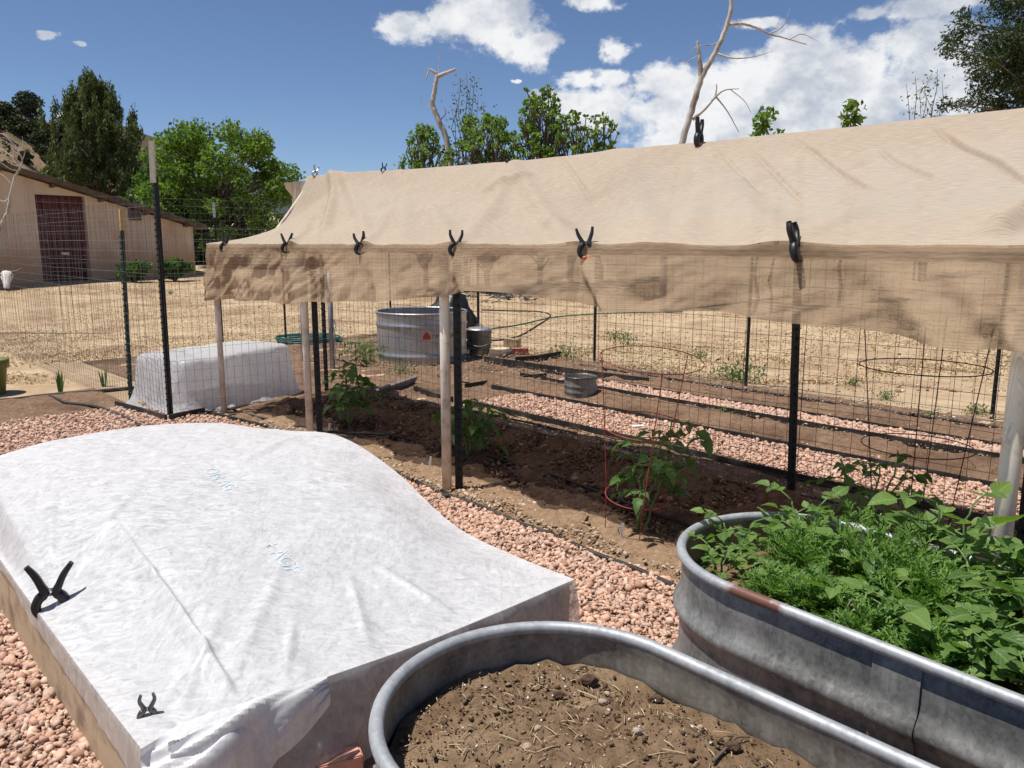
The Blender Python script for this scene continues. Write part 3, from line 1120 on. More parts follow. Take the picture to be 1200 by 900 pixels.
def leafy_tree(name, label, cat, base, top, spread, n_clump, per, leaf, mat, rng, bark='bark', group=None, lo=.25, rr=(.45, .9), squash=.8, trunk_r=.16, shape='round', elong=1.7, droop=.0, up=None, shell=.5):
    x, y = base
    z0 = gnd(x, y) - .05
    root = empty(name, (x, y, z0), label, cat, group)
    H = top - z0
    mb = MB()
    tp = np.array([x + rng.uniform(-.3, .3), y, z0 + H * .62])
    mb.tube(limb((x, y, z0), tp, rng, 8, .03), np.linspace(trunk_r, trunk_r * .35, 8), 7)
    cl = []
    for i in range(n_clump):
        t = (i + .5) / n_clump
        zz = lo + (1 - lo) * t
        if shape == 'round':
            rad = spread * math.sqrt(max(.05, 1 - ((zz - .5 - lo * .35) / (.62 - lo * .2)) ** 2))
        elif shape == 'cone':
            rad = spread * (1.05 - zz) ** .75
        else:
            rad = spread * (.35 + .65 * math.sin(PI * min(1, zz + .05)))
        a = i * 2.399 + rng.uniform(-.4, .4)
        q = rad * math.sqrt(rng.uniform(.15, 1))
        r = rng.uniform(*rr)
        c = np.array([x + q * math.cos(a), y + q * math.sin(a), z0 + H * zz - r * .4])
        cl.append((c[0], c[1], c[2], r, r, r * squash))
        st = np.array([x, y, z0]) + (tp - np.array([x, y, z0])) * min(.97, max(.12, zz * .85 + rng.uniform(-.2, 0)))
        mb.tube(limb(st, c, rng), np.linspace(trunk_r * .36, .012, 7), 5)
    mb.build('trunk', bark, root)
    crown('crown', cl, per, leaf, mat, root, rng, elong, shell=shell, droop=droop, up=up)
    return root


rt = np.random.default_rng(21)
# the juniper behind the barn: many upright plumes
def juniper(base, top, spread, rng, n, label, per=420, leaf=.2, mat='leaf_juniper', group=None, name='juniper_tree'):
    x, y = base
    z0 = gnd(x, y) - .05
    root = empty(name, (x, y, z0), label, 'tree', group)
    H = top - z0
    mb = MB()
    mb.tube(limb((x, y, z0), (x, y, z0 + H * .8), rng, 8, .02), np.linspace(.22, .04, 8), 7)
    cl = []
    for i in range(n):
        t = rng.random() ** .75
        a = i * 2.399
        rad = spread * (1 - t ** 1.5) ** .7 * math.sqrt(rng.uniform(.15, 1.0)) * (1 + .22 * math.sin(a * 3 + 1) * t)
        zz = z0 + H * (.12 + .80 * t)
        c = (x + rad * math.cos(a), y + rad * math.sin(a), zz)
        hh = rng.uniform(.45, .95) * (1.1 - .35 * t)
        ww = rng.uniform(.13, .30) * (1.25 - .5 * t)
        cl.append((c[0], c[1], c[2], ww, ww, hh))
        mb.tube(limb((x, y, z0 + max(.3, (zz - z0) * .8)), c, rng), np.linspace(.05, .01, 7), 4)
    for k in range(22):                       # pointed spires break the outline
        a = rng.uniform(0, 6.28); q = rng.uniform(0, .8) ** .8 * spread
        cl.append((x + q * math.cos(a), y + q * math.sin(a), z0 + H * (.95 - .34 * (q / spread) ** 1.3 + rng.uniform(-.06, .02)), .13, .13, H * .075))
    mb.build('trunk', 'bark', root)
    crown('crown', cl, per, leaf, mat, root, rng, 3.6, shell=.15, up=.5)
    return root


p = at_depth(122, 270, 34)
juniper((p[0], p[1]), at_depth(128, 76, 34)[2], 2.55, rt, 300, 'tall dark green juniper behind the barn roof', per=900, leaf=.19)
p = at_depth(262, 280, 31)
leafy_tree('leafy_tree', 'bright green round leafy tree right of the barn', 'tree', (p[0], p[1]), at_depth(262, 150, 31)[2], 2.75, 110, 1000, .15, 'leaf_elder', rt, lo=.08, rr=(.28, .75), shell=.3)
p = at_depth(205, 300, 33)
leafy_tree('leafy_tree', 'low leafy shrub tree between the juniper and the round green tree', 'tree', (p[0], p[1]), at_depth(205, 196, 33)[2], 1.6, 22, 800, .18, 'leaf_elder_dark', rt, lo=.1, rr=(.5, .8))

# scrub and junipers on the near hill, one crown each
spots = [(8, 138, 96, 2.6), (34, 132, 92, 3.4), (62, 138, 90, 3.3), (22, 152, 84, 2.4), (44, 158, 80, 2.6), (88, 145, 84, 2.4), (70, 162, 76, 2.8), (-6, 150, 84, 2.4),
         (30, 186, 66, 1.6), (52, 172, 72, 3.0), (58, 186, 66, 2.4), (84, 172, 70, 2.6), (6, 198, 60, 1.3), (100, 160, 76, 2.6)]
desc = ['on the left shoulder', 'crowning the top', 'just right of the top', 'below the top', 'in the middle of the slope', 'on the right shoulder behind the juniper', 'low on the right slope',
        'at the left edge of the picture', 'alone on the bare pink slope', 'below the crowning tree', 'beside the bare slope', 'half hidden by the tall juniper', 'low by the bare branches', 'on the far right of the hill']
for i, (u, v, y, h) in enumerate(spots):
    q = at_depth(u, v, y)
    x = q[0]
    # slide along the ray until it meets the hill
    for yy_ in np.linspace(46, 150, 400):
        q = at_depth(u, v + 5, yy_)
        if q[2] < float(hill_a(np.array(q[0]), np.array(q[1]))):
            break
    z0 = float(hill_a(np.array(q[0]), np.array(q[1]))) - .3
    k = q[1] / 80
    root = empty('hill_tree', (q[0], q[1], z0), 'dark evergreen tree on the hill, ' + desc[i], 'tree', 'evergreen trees on the hill behind the barn')
    mb = MB()
    mb.tube(limb((q[0], q[1], z0), (q[0], q[1], z0 + h * .6), rt, 5, .03), np.linspace(.18, .05, 5), 5)
    cl = []
    for j in range(14):
        t = (j + .5) / 14
        a = j * 2.4
        rad = h * .42 * math.sqrt(max(.05, 1 - (t * 1.5 - .55) ** 2)) * math.sqrt(rt.uniform(.2, 1))
        r = h * rt.uniform(.16, .26)
        c = (q[0] + rad * math.cos(a), q[1] + rad * math.sin(a), z0 + h * (.15 + .75 * t))
        cl.append((*c, r, r, r * .85))
        mb.tube(limb((q[0], q[1], z0 + h * .3 * t + .2), c, rt, 4), [.07, .05, .04, .02], 4)
    mb.build('trunk', 'bark', root)
    crown('crown', cl, 190, .36, 'leaf_hill', root, rt, 1.5, shell=.4)

# low scrub dotted over the hills
pts = []
for (zf, xa, xb, ya, yb, n_) in ((hill_a, -125, -22, 55, 140, 420), (hill_b, -220, -10, 175, 290, 500)):
    cx, cy = rt.uniform(xa, xb, n_), rt.uniform(ya, yb, n_)
    cz = zf(cx, cy)
    keep_ = (cz > 1.5) & (fbm(cx * .05, cy * .05, 4, oct=3) > -.12)
    for x_, y_, z_ in zip(cx[keep_], cy[keep_], cz[keep_]):
        h_ = rt.uniform(.5, 1.6)
        q_ = rt.normal(size=(36, 3)) * np.array([h_ * .5, h_ * .5, h_ * .3]) + np.array([x_, y_, z_ + h_ * .35])
        pts.append(q_)
Vq = leaf_quads(np.concatenate(pts), .42, rt, 1.4)
setp(make('hill_shrubs', Vq, np.arange(len(Vq)).reshape(-1, 4), 'leaf_hill', smooth=False), 'low dark scrub dotted over the hills behind the barn', 'scrub', kind='stuff')

# trees beyond the shade cloth
def gp(u, y):
    return at_depth(u, 285, y)[0], y


for (u, v, y, sp_, n_, lo_, r0, r1, lb) in [(500, 146, 21, 1.0, 110, .40, .06, .22, 'leafy green tree beside the dead snag behind the shade cloth'), (572, 134, 20, 1.3, 170, .40, .06, .22, 'leafy green tree in the middle of the row behind the cloth'),
                                    (632, 103, 20, .95, 150, .40, .06, .22, 'tallest bright green leafy tree of the row behind the cloth'), (668, 130, 19.5, .85, 80, .45, .05, .2, 'slim leafy tree right of the tallest one behind the cloth'),
                                    (704, 134, 20, .8, 60, .5, .05, .18, 'sparse leafy tree at the right end of the green row')]:
    leafy_tree('leafy_tree', lb, 'tree', gp(u, y), at_depth(u, v, y)[2], sp_ * 1.15, n_, 520, .12, 'leaf_elder', rt, group='leafy trees behind the shade cloth', lo=lo_, rr=(r0, r1), shape='col', trunk_r=.08, shell=.1)


def shoots(name, label, base, tops, leaf, mat, rng, per=60, group=None):
    """a clump of slender upright shoots with small leaves"""
    x, y = base
    z0 = gnd(x, y) - .05
    root = empty(name, (x, y, z0), label, 'shrub', group)
    mb = MB()
    pts = []
    for (tx, tz) in tops:
        b = np.array([x + rng.uniform(-.15, .15), y + rng.uniform(-.15, .15), z0])
        e = np.array([tx, y + rng.uniform(-.3, .3), tz])
        pth = limb(b, e, rng, 10, .02)
        mb.tube(pth, np.linspace(.022, .005, 10), 4)
        t = rng.uniform(.35, 1, per)
        i = np.clip((t * 9).astype(int), 0, 8)
        f = (t * 9 - i)[:, None]
        c = pth[i] * (1 - f) + pth[i + 1] * f
        pts.append(c + rng.normal(size=(per, 3)) * .11)
    mb.build('stems', 'bark', root)
    V = leaf_quads(np.concatenate(pts), leaf, rng, 2.2)
    make('leaves', V, np.arange(len(V)).reshape(-1, 4), mat, root, smooth=False)
    return root


tops = [(at_depth(u, v, 20.5)[0], at_depth(u, v, 20.5)[2]) for u, v in [(532, 108), (540, 92), (546, 84), (552, 98), (560, 110), (527, 122), (566, 118), (556, 90), (538, 116), (571, 130)]]
shoots('willow_shrub', 'wispy grey-green willow shoots rising beside the dead snag', gp(545, 20.5), tops, .085, 'leaf_willow', rt, 75)
tops = [(at_depth(u, v, 17)[0], at_depth(u, v, 17)[2]) for u, v in [(1068, 96), (1076, 88), (1090, 84), (1098, 82), (1103, 96), (1085, 100), (1072, 110)]]
shoots('willow_shrub', 'thin pale leafed shrub top beside the dark conifer', gp(1085, 17), tops, .085, 'leaf_willow', rt, 60)
for (u, v, y, lb) in [(886, 124, 15, 'small leafy tree top peeking over the cloth near the dead tree'), (988, 116, 15, 'small bright leafy tree top over the middle of the cloth')]:
    leafy_tree('leafy_tree', lb, 'tree', gp(u, y), at_depth(u, v, y)[2], .32, 12, 520, .14, 'leaf_elder', rt, lo=.72, rr=(.12, .22), shape='col', trunk_r=.04)
p = gp(910, 16)
leafy_tree('leafy_tree', 'tiny leafy sprig just above the cloth edge right of the dead tree', 'tree', gp(908, 15), at_depth(908, 149, 15)[2], .16, 5, 420, .12, 'leaf_elder', rt, lo=.85, rr=(.07, .11), shape='col', trunk_r=.03)


def dead_tree(name, label, paths, mat='dead_wood'):
    """paths: list of (pixel points, depth, r0, r1); first path's first point goes to the ground"""
    root = None
    mb = MB()
    for k, (pts, y, r0, r1) in enumerate(paths):
        P = [at_depth(u, v, y + (dy[0] if dy else 0)) for (u, v, *dy) in pts]
        if root is None:
            b = P[0].copy()
            b[2] = gnd(b[0], b[1]) - .1
            root = empty(name, b, label, 'dead tree')
            P = [b] + P
        P = smooth_path(P, 6 * len(P))
        rng = np.random.default_rng(k)
        P[1:-1] += rng.normal(size=P[1:-1].shape) * r0 * .07
        mb.tube(P, np.linspace(r0, r1, len(P)), 7 if r0 > .04 else 4)
    mb.build('trunk', mat, root)
    return root


dead_tree('dead_tree', 'tall bleached dead tree with bare forked limbs above the cloth', [
    ([(780, 262), (800, 165), (812, 125), (822, 92), (838, 62), (852, 30), (857, 0), (853, -30)], 16, .078, .032),
    ([(822, 92), (820, 70), (817, 48)], 16, .055, .025),
    ([(852, 30), (868, 28, .2), (885, 32, .4), (902, 40, .6), (918, 44, .8), (945, 52, .9)], 16, .034, .010),
    ([(902, 40, .6), (918, 30, .6), (926, 10, .5)], 16, .016, .004),
    ([(925, 46, .8), (940, 40, .8), (958, 48, .9)], 16, .012, .004),
    ([(838, 62), (860, 68, -.2), (885, 66, -.4), (905, 60, -.5)], 16, .022, .005),
    ([(812, 140), (828, 126, -.2), (838, 112, -.3), (840, 98, -.3)], 16, .034, .010),
    ([(834, 118, -.3), (848, 106, -.4), (866, 104, -.5)], 16, .024, .008),
    ([(838, 112, -.3), (852, 130, -.3), (866, 155, -.2)], 16, .018, .006),
    ([(817, 66), (806, 72, .2), (792, 70, .3)], 16, .016, .004),
    ([(848, 44), (836, 52, .3), (818, 54, .4), (806, 62, .5)], 16, .014, .004),
    ([(855, 104, -.4), (872, 118, -.4), (880, 132, -.4)], 16, .010, .004),
])
dead_tree('dead_tree', 'short bleached snag with a forked top over the leafy row', [
    ([(536, 262), (524, 170), (514, 142), (507, 122), (510, 104), (512, 88)], 20.3, .085, .05),
    ([(512, 90), (522, 86), (534, 81)], 20.3, .06, .03),
    ([(512, 88), (504, 82), (499, 94)], 20.3, .035, .012),
    ([(512, 86), (506, 82), (501, 80)], 20.3, .03, .015),
    ([(514, 88), (515, 70), (516, 55)], 20.3, .012, .003),
    ([(508, 118), (500, 126), (494, 118), (492, 108)], 20.3, .008, .003),
    ([(514, 142), (522, 134), (521, 126)], 20.3, .02, .008),
])
dead_tree('dead_tree', 'bare grey branches at the left edge beside the barn', [
    ([(-30, 292), (-6, 276), (3, 262), (10, 246), (13, 226), (18, 208), (24, 196)], 14, .05, .016),
    ([(24, 196), (26, 188), (22, 178), (14, 166)], 14, .016, .005),
    ([(24, 196), (17, 186), (9, 180), (0, 174), (-12, 168)], 14, .014, .005),
    ([(17, 186), (15, 170), (4, 158), (-10, 154)], 14, .012, .004),
    ([(13, 216), (4, 206), (-8, 200)], 14, .014, .005),
    ([(11, 232), (4, 236), (-8, 230)], 14, .012, .004),
    ([(22, 178), (27, 170), (26, 160)], 14, .008, .003),
    ([(14, 166), (6, 162), (-4, 160)], 14, .008, .003),
    ([(20, 200), (12, 198), (0, 190)], 14, .009, .003),
    ([(26, 188), (29, 180), (30, 172)], 14, .008, .003),
])

# the dark conifer whose limbs reach in at the top right
def conifer():
    y0 = 13.0
    bx = at_depth(1262, 285, y0)[0]
    z0 = gnd(bx, y0) - .05
    root = empty('pine_tree', (bx, y0, z0), 'dark conifer reaching in at the upper right corner', 'tree')
    mb = MB()
    topz = at_depth(1240, -80, y0)[2]
    mb.tube(limb((bx, y0, z0), (bx - .2, y0, topz), rt, 9, .015), np.linspace(.2, .06, 9), 8)
    cl = []
    tips = [(1128, 18), (1122, 40), (1112, 58), (1116, 50), (1138, 28), (1150, 60), (1142, 88), (1148, 112), (1165, 100), (1172, 122), (1186, 110), (1160, 44), (1170, 8), (1182, 24), (1195, 46),
            (1190, 78), (1204, 20), (1176, -16), (1208, 96), (1216, 60), (1150, 74), (1132, 66), (1182, 60), (1196, 5), (1150, 125), (1200, 118), (1165, -6), (1230, 30), (1235, 90), (1188, 95), (1110, 124), (1128, 122),
            (1176, 40), (1166, 66), (1194, 62), (1210, 40), (1160, 86)]
    for (u, v) in tips:
        y = y0 + rt.uniform(-.7, .7)
        c = at_depth(u, v, y)
        st = np.array([bx - .15, y0, min(topz - .2, max(z0 + 1.5, c[2] - .7 + rt.uniform(-.3, .2)))])
        pth = limb(st, c, rt, 8, .03)
        mb.tube(pth, np.linspace(.03, .006, 8), 4)
        r = rt.uniform(.14, .26)
        cl.append((*c, r * 1.1, r * 1.2, r * .9))
        if u > 1140:
            for k in (5, 6):
                r2 = rt.uniform(.15, .28)
                q = pth[k] + rt.normal(size=3) * .06
                cl.append((*q, r2, r2, r2 * .8))
    mb.build('trunk', 'bark', root)
    crown('crown', cl, 2600, .07, 'leaf_pine', root, rt, 2.8, shell=.1)


conifer()

# bushes at the foot of the barn wall
for (u, v, w_, h_, lb) in [(157, 331, .62, .62, 'low green bush under the barn vent'), (205, 330, .66, .68, 'low green bush near the right end of the barn wall')]:
    q = None
    r = ray(u, v)
    for yy_ in np.linspace(15, 27, 500):
        q = EYE + r * (yy_ / r[1])
        if q[2] < gnd(q[0], q[1]):
            break
    root = empty('bush', (q[0], q[1], gnd(q[0], q[1]) - .03), lb, 'bush', 'bushes along the barn wall')
    mb = MB()
    cl = []
    for j in range(12):
        a = j * 2.4
        rr_ = w_ * .75 * math.sqrt((j + .5) / 12)
        c = np.array([q[0] + rr_ * math.cos(a), q[1] + rr_ * math.sin(a) * .6, root.location.z + h_ * rt.uniform(.35, .85)])
        cl.append((*c, .2, .2, .16))
        mb.tube(limb((q[0], q[1], root.location.z), c, rt, 5), np.linspace(.02, .006, 5), 4)
    mb.build('stems', 'bark', root)
    crown('foliage', cl, 900, .15, 'leaf_elder_dark', root, rt, 1.4, shell=.3)
    print('bush', q)

# ------------------------------------------------------------------ fences
def wire_panel(mb, A, B, h, dv=.075, dh=.10, z0=.03, r=.0016, skew=None, low=False):
    """vertical and horizontal wires between ground points A and B"""
    A, B = np.asarray(A, float), np.asarray(B, float)
    ln = np.linalg.norm(B - A)
    n = int(ln / dv)
    rng = np.random.default_rng(int(abs(A[0] * 100 + B[1] * 10)))
    wob = np.cross((B - A) / ln, [0, 0, 1.0])
    for i in range(n + 1):
        p = A + (B - A) * i / n
        j = rng.normal() * .006
        q = p + wob * rng.normal() * .01 + (B - A) / ln * j
        mb.tube([p + [0, 0, z0], (p + q) / 2 + [0, 0, z0 + h / 2] + wob * rng.normal() * .008, q + [0, 0, z0 + h]], r, 3, cap=False)
    z = 0.0
    while z <= h + .001:
        pts = [A + (B - A) * t + [0, 0, z0 + z + rng.normal() * .004] + wob * rng.normal() * .008 for t in np.linspace(0, 1, max(3, int(ln / .6)))]
        mb.tube(pts, r, 3, cap=False)
        z += dh if not low or z > .4 else .06


def tpost(base, h, mat, parent, tip=None, tip_mat=None, lean=(0, 0), face=0.0, wide=.036):
    """steel T-post with studs; a pale or coloured tip"""
    base = np.asarray(base, float)
    top = base + np.array([lean[0], lean[1], h])
    ax = top - base
    ax /= np.linalg.norm(ax)
    c, s_ = math.cos(face), math.sin(face)
    X = np.array([c, s_, 0]); Y = np.array([-s_, c, 0])
    t = .005
    poly = [(-wide / 2, 0), (wide / 2, 0), (wide / 2, t), (t / 2, t), (t / 2, wide), (-t / 2, wide), (-t / 2, t), (-wide / 2, t)]
    mb = MB()
    split = h - (tip or 0)

    def ext(m, a, b, k=1.0):
        v = [base + ax * a + (X * px + Y * py) * k for px, py in poly] + [base + ax * b + (X * px + Y * py) * k for px, py in poly]
        m.add(v, [(i, (i + 1) % 8, 8 + (i + 1) % 8, 8 + i) for i in range(8)] + [tuple(range(8))[::-1], tuple(range(8, 16))])
    ext(mb, -.08, split)
    for z in np.arange(.12, split - .03, .055):
        mb.box(base + ax * z - Y * .004, (.014, .014, .014), np.array([X, Y, [0, 0, 1]]).T)
    o = mb.build('post', mat, parent, smooth=False)
    if tip:
        m2 = MB()
        ext(m2, split, h, 1.04)
        m2.build('painted_tip', tip_mat, o, smooth=False)
    return o


f1 = empty('wire_fence', G(-7.45, 2.57), 'tall wire fence on the left, in front of the adobe barn', 'fence')
cp = G(-7.45, 2.57)
topc = at_depth(179, 208, cp[1])
po = tpost(cp, topc[2], 'post_black', f1, lean=(topc[0] - cp[0], 0), face=GANG, wide=.046)
tp1, tp2 = at_depth(179.5, 214, cp[1] - .03), at_depth(177.5, 165, cp[1] - .03)
MB().bar(tp1, tp2, .042, .03, up=(1, 0, 0)).build('wooden_extension', 'wood_tip', po, smooth=False)
p2 = G(-8.31, 2.5)
t2 = at_depth(139.5, 245, p2[1])
tpost(p2, t2[2], 'post_green', f1, tip=.2, tip_mat='tip_yellow', lean=(t2[0] - p2[0], 0), face=GANG)
for s_ in (-15.2,):
    tpost(G(s_, 2.45 - (s_ + 10) * .02, 0), 2.0, 'post_green', f1, tip=.15, tip_mat='tip_white', face=GANG)
mb = MB()
wire_panel(mb, G(-7.45, 2.54), G(-10.6, 2.44), 1.95)
wire_panel(mb, G(-10.6, 2.44), G(-15.2, 2.44), 1.95)
setp(mb.build('wire_mesh', 'wire_light', f1), kind='stuff')

f3 = empty('wire_fence', G(-11.9, 2.5), 'wire fence at the far left end of the garden, under the green tree', 'fence')
for w_, tip in ((5.0, .22), (6.05, None), (8.1, None)):
    b = G(-11.9, w_)
    b[2] = gnd(b[0], b[1])
    tpost(b, 2.2 if tip else 1.95, 'post_black', f3, tip=tip, tip_mat='tip_white', face=GANG + PI / 2)
mb = MB()
wire_panel(mb, G(-11.9, 2.52), G(-11.9, 8.1), 2.2)
setp(mb.build('wire_mesh', 'wire_light', f3), kind='stuff')

f4 = empty('wire_fence', G(-5, 8.1), 'wire fence along the far side of the garden before the bare slope', 'fence')
for s_ in (-9.5, -7.07, -4.64, -2.22, .2, 2.6):
    b = G(s_, 8.1 if s_ != -4.64 else 7.9)
    tpost(b, 1.75, 'post_black', f4, face=GANG)
mb = MB()
wire_panel(mb, G(-11.9, 8.1), G(2.6, 8.1), 1.6, dv=.10)
setp(mb.build('wire_mesh', 'wire', f4), kind='stuff')

f2 = empty('wire_fence', G(-7.43, 3.3), 'short wire panel closing the trellis in front of the small white cover', 'fence')
mb = MB()
wire_panel(mb, G(-7.43, 2.6), G(-7.3, 4.02), 1.7)
setp(mb.build('wire_mesh', 'wire_light', f2), kind='stuff')


def rearw(s):
    return 4.06 + .062 * (s + 7.18)


f5 = empty('wire_trellis', G(-3, rearw(-3)), 'wire mesh trellis on black posts behind the tomato plants', 'trellis')
for s_ in (-7.18, -5.2, 1.0):
    tpost(G(s_, rearw(s_)), 2.18, 'post_black', f5, face=GANG)
b = G(-2.22, rearw(-2.22))
tq = at_depth(936.5, 300, b[1] - .02)
tpost(b, tq[2] + .55, 'post_black', f5, face=GANG, wide=.05, lean=((tq[0] - b[0]) * 1.35, 0))
mb = MB()
wire_panel(mb, G(-7.3, 4.05), G(-2.2, rearw(-2.2) + .01), 1.62, dv=.075, low=True)
wire_panel(mb, G(-2.2, rearw(-2.2) + .01), G(1.4, rearw(1.4) + .01), 1.62, dv=.10, low=True)
setp(mb.build('wire_mesh', 'wire', f5), kind='stuff')
# dark bottom board of the trellis, with short stakes
mb = MB()
pth = [G(s_, rearw(s_) + .06 + .02 * math.sin(s_ * 3), .05) for s_ in np.linspace(-5.4, 1.2, 24)]
for a_, b_ in zip(pth[:-1], pth[1:]):
    mb.bar(a_, b_, .10, .012)
setp(mb.build('bed_edging', 'black_rubber', origin=G(-2, rearw(-2) + .06)), 'black edging strip at the foot of the wire trellis', 'edging')

# ------------------------------------------------------------------ shade frame: pvc poles, pipes, ties
frame = empty('shade_shelter', G(-4, 3.04), 'cream pvc poles and pipes strapped to black posts, carrying the shade cloth', 'shelter')
EZ = 1.565
for i, (s_, r) in enumerate(((-7.28, .026), (-5.63, .029), (-3.87, .031), (-.76, .033), (1.2, .031))):
    bw = 3.03
    MB().tube([G(s_, bw, -.05), G(s_, bw, .8), G(s_, bw, EZ - .03)], r, 14).build('pole', 'pvc', frame)
    if i:
        tpost(G(s_ + .055, bw + .055), 1.5, 'post_black', frame, face=GANG + .6, wide=.05)
MB().tube([G(s_, 3.03, EZ + .006 * math.sin(s_ * 2.2)) for s_ in np.linspace(-7.35, 1.3, 30)], .026, 10).build('eave_pipe', 'pvc', frame)
RS = np.array([-7.4, -7.11, -6.01, -4.52, -3.67, -2.86, -2.41, -1.92, -1.51, -1.16, 1.4])
RZ = np.array([2.26, 2.255, 2.235, 2.21, 2.215, 2.21, 2.225, 2.215, 2.225, 2.235, 2.25])


def ridge_z(s):
    return np.interp(s, RS, RZ)


MB().tube([G(s_, rearw(s_), ridge_z(s_) - .055) for s_ in np.linspace(-7.3, 1.35, 40)], .022, 10).build('ridge_pipe', 'pvc', frame)
for s_ in (-7.28, -5.63, -3.87, -.76):
    MB().tube(smooth_path([G(s_, 3.03, EZ - .03), G(s_, 3.5, EZ + .02), G(s_, rearw(s_), ridge_z(s_) - .06)], 12), .018, 8).build('rafter', 'pvc', frame)

# ------------------------------------------------------------------ shade cloth
def cloth():
    S = np.linspace(-7.34, 1.3, 1300)
    CS = np.array([-7.4, -7.3, -6.52, -5.8, -4.99, -4.42, -3.78, -3.59, -3.4, -2.94, -2.45, -1.86, -1.31, -.87, -.75, 1.4])
    CZ = np.array([1.08, 1.085, 1.126, 1.136, 1.192, 1.222, 1.286, 1.32, 1.338, 1.327, 1.289, 1.305, 1.283, 1.259, 1.265, 1.25])
    bot = np.interp(S, CS, CZ)
    bot = bot + .006 * np.sin(S * 9) + .008 * fbm(S * 3, S * 0 + 4, oct=3)
    nR, nS, nC = 6, 120, 34
    rows, vv = [], []
    ridge = Ga(S, rearw(S), ridge_z(S) + .012 * fbm(S * 1.7, S * 0, oct=3))
    eave = Ga(S, np.full_like(S, 2.995), np.full_like(S, EZ + .028) + .008 * fbm(S * 2, S * 0 + 2, oct=2))
    # gathered left end: the cloth's end runs from the ridge end down to the eave corner
    arc = 0.0
    prev = None
    # rear flap
    for k in range(nR):
        t = k / (nR - 1)
        drop = .13 + .25 * np.exp(-((S + 7.25) / .5) ** 2)
        p = ridge + NV * .03 * (1 - t) + np.array([0, 0, -1.0]) * (drop * (1 - t))[:, None]
        p = p + NV * (.03 * np.sin(S * 14) * (1 - t))[:, None]
        rows.append(p)
    # creases of the slope: (s0, t0, s1, t1, depth, width), t from 0 at the ridge to 1 at the eave
    creases = []

    def px2st(u, v):
        # on the plane through ridge and eave
        a, b, c = G(-5, rearw(-5), 2.215), G(0, rearw(0), 2.24), G(-3, 3.0, EZ + .03)
        nrm = np.cross(b - a, c - a)
        r = ray(u, v)
        P = EYE + r * (((a - EYE) @ nrm) / (r @ nrm))
        s_, w_ = P @ DV, P @ NV
        return s_, (rearw(s_) - w_) / (rearw(s_) - 3.0)
    for (u0, v0, u1, v1, dp, wd) in [(655, 180, 690, 220, .012, .018), (720, 178, 770, 290, .022, .09), (845, 172, 890, 212, .012, .02), (880, 168, 940, 222, .014, .02), (935, 160, 1025, 216, .02, .018), (1030, 168, 1100, 208, .018, .02),
                                     (1100, 148, 1215, 214, .03, .022), (815, 178, 930, 300, .025, .10), (815, 178, 800, 290, .02, .08), (600, 190, 545, 270, .025, .07), (600, 190, 660, 280, .022, .06),
                                     (390, 205, 370, 262, .03, .05), (395, 204, 430, 275, .02, .06), (465, 200, 470, 280, .014, .07), (1160, 290, 1230, 240, .04, .06), (620, 250, 900, 246, .006, .05), (560, 215, 620, 200, .02, .05),
                                     (690, 292, 640, 240, .018, .06), (938, 290, 1010, 240, .016, .07), (536, 288, 500, 230, .018, .06), (425, 288, 460, 230, .016, .05), (337, 286, 360, 235, .018, .04)]:
        creases.append((*px2st(u0, v0), *px2st(u1, v1), dp * (1.7 if wd > .03 else 1.35), wd * (1 if wd > .03 else .55)))
    nrm = np.cross(DV, eave[0] - ridge[0])
    nrm /= np.linalg.norm(nrm)
    if nrm[2] < 0:
        nrm = -nrm
    for k in range(1, nS + 1):
        t = k / nS
        # the end droops inwards (concave outline at the left)
        p = ridge * (1 - t) + eave * t
        sag = -.085 * math.sin(PI * t) * (1 + .35 * np.sin(S * 1.75 + .6))
        endk = np.exp(-((S + 7.34) / .55) ** 2)
        sag = sag - .10 * math.sin(PI * t) * endk
        L = 1.25
        ds = np.zeros_like(S)
        for (s0, t0, s1, t1, dp, wd) in creases:
            ax, ay = (s1 - s0), (t1 - t0) * L
            l2 = ax * ax + ay * ay
            h = np.clip(((S - s0) * ax + (t - t0) * L * ay) / l2, -.08, 1.08)
            fade = np.clip(np.minimum(h + .08, 1.08 - h) / .25, 0, 1)
            sd = ((S - s0) * -ay + (t - t0) * L * ax) / math.sqrt(l2)
            ds = ds + dp * fade * np.exp(-(sd / wd) ** 2) * (1 if wd > .03 else -1)
        ds = ds + .04 * fbm(S * 1.6 + t * 2, S * 0 + t * 2.2, oct=4) * math.sin(PI * t) ** .5
        ds = ds + .006 * fbm(S * 9, S * 0 + t * 6, oct=2)
        p = p + nrm * (sag + ds)[:, None]
        p = p + DV * (-.03 * endk * t + .12 * endk * math.sin(PI * t))[:, None]
        rows.append(p)
    # hanging curtain, billowing in and out between its clamps
    clamps = np.array([-7.0, -5.86, -4.77, -3.74, -2.69, -1.57, -.8])
    pin = np.min(np.abs(S[:, None] - clamps[None]), 1)
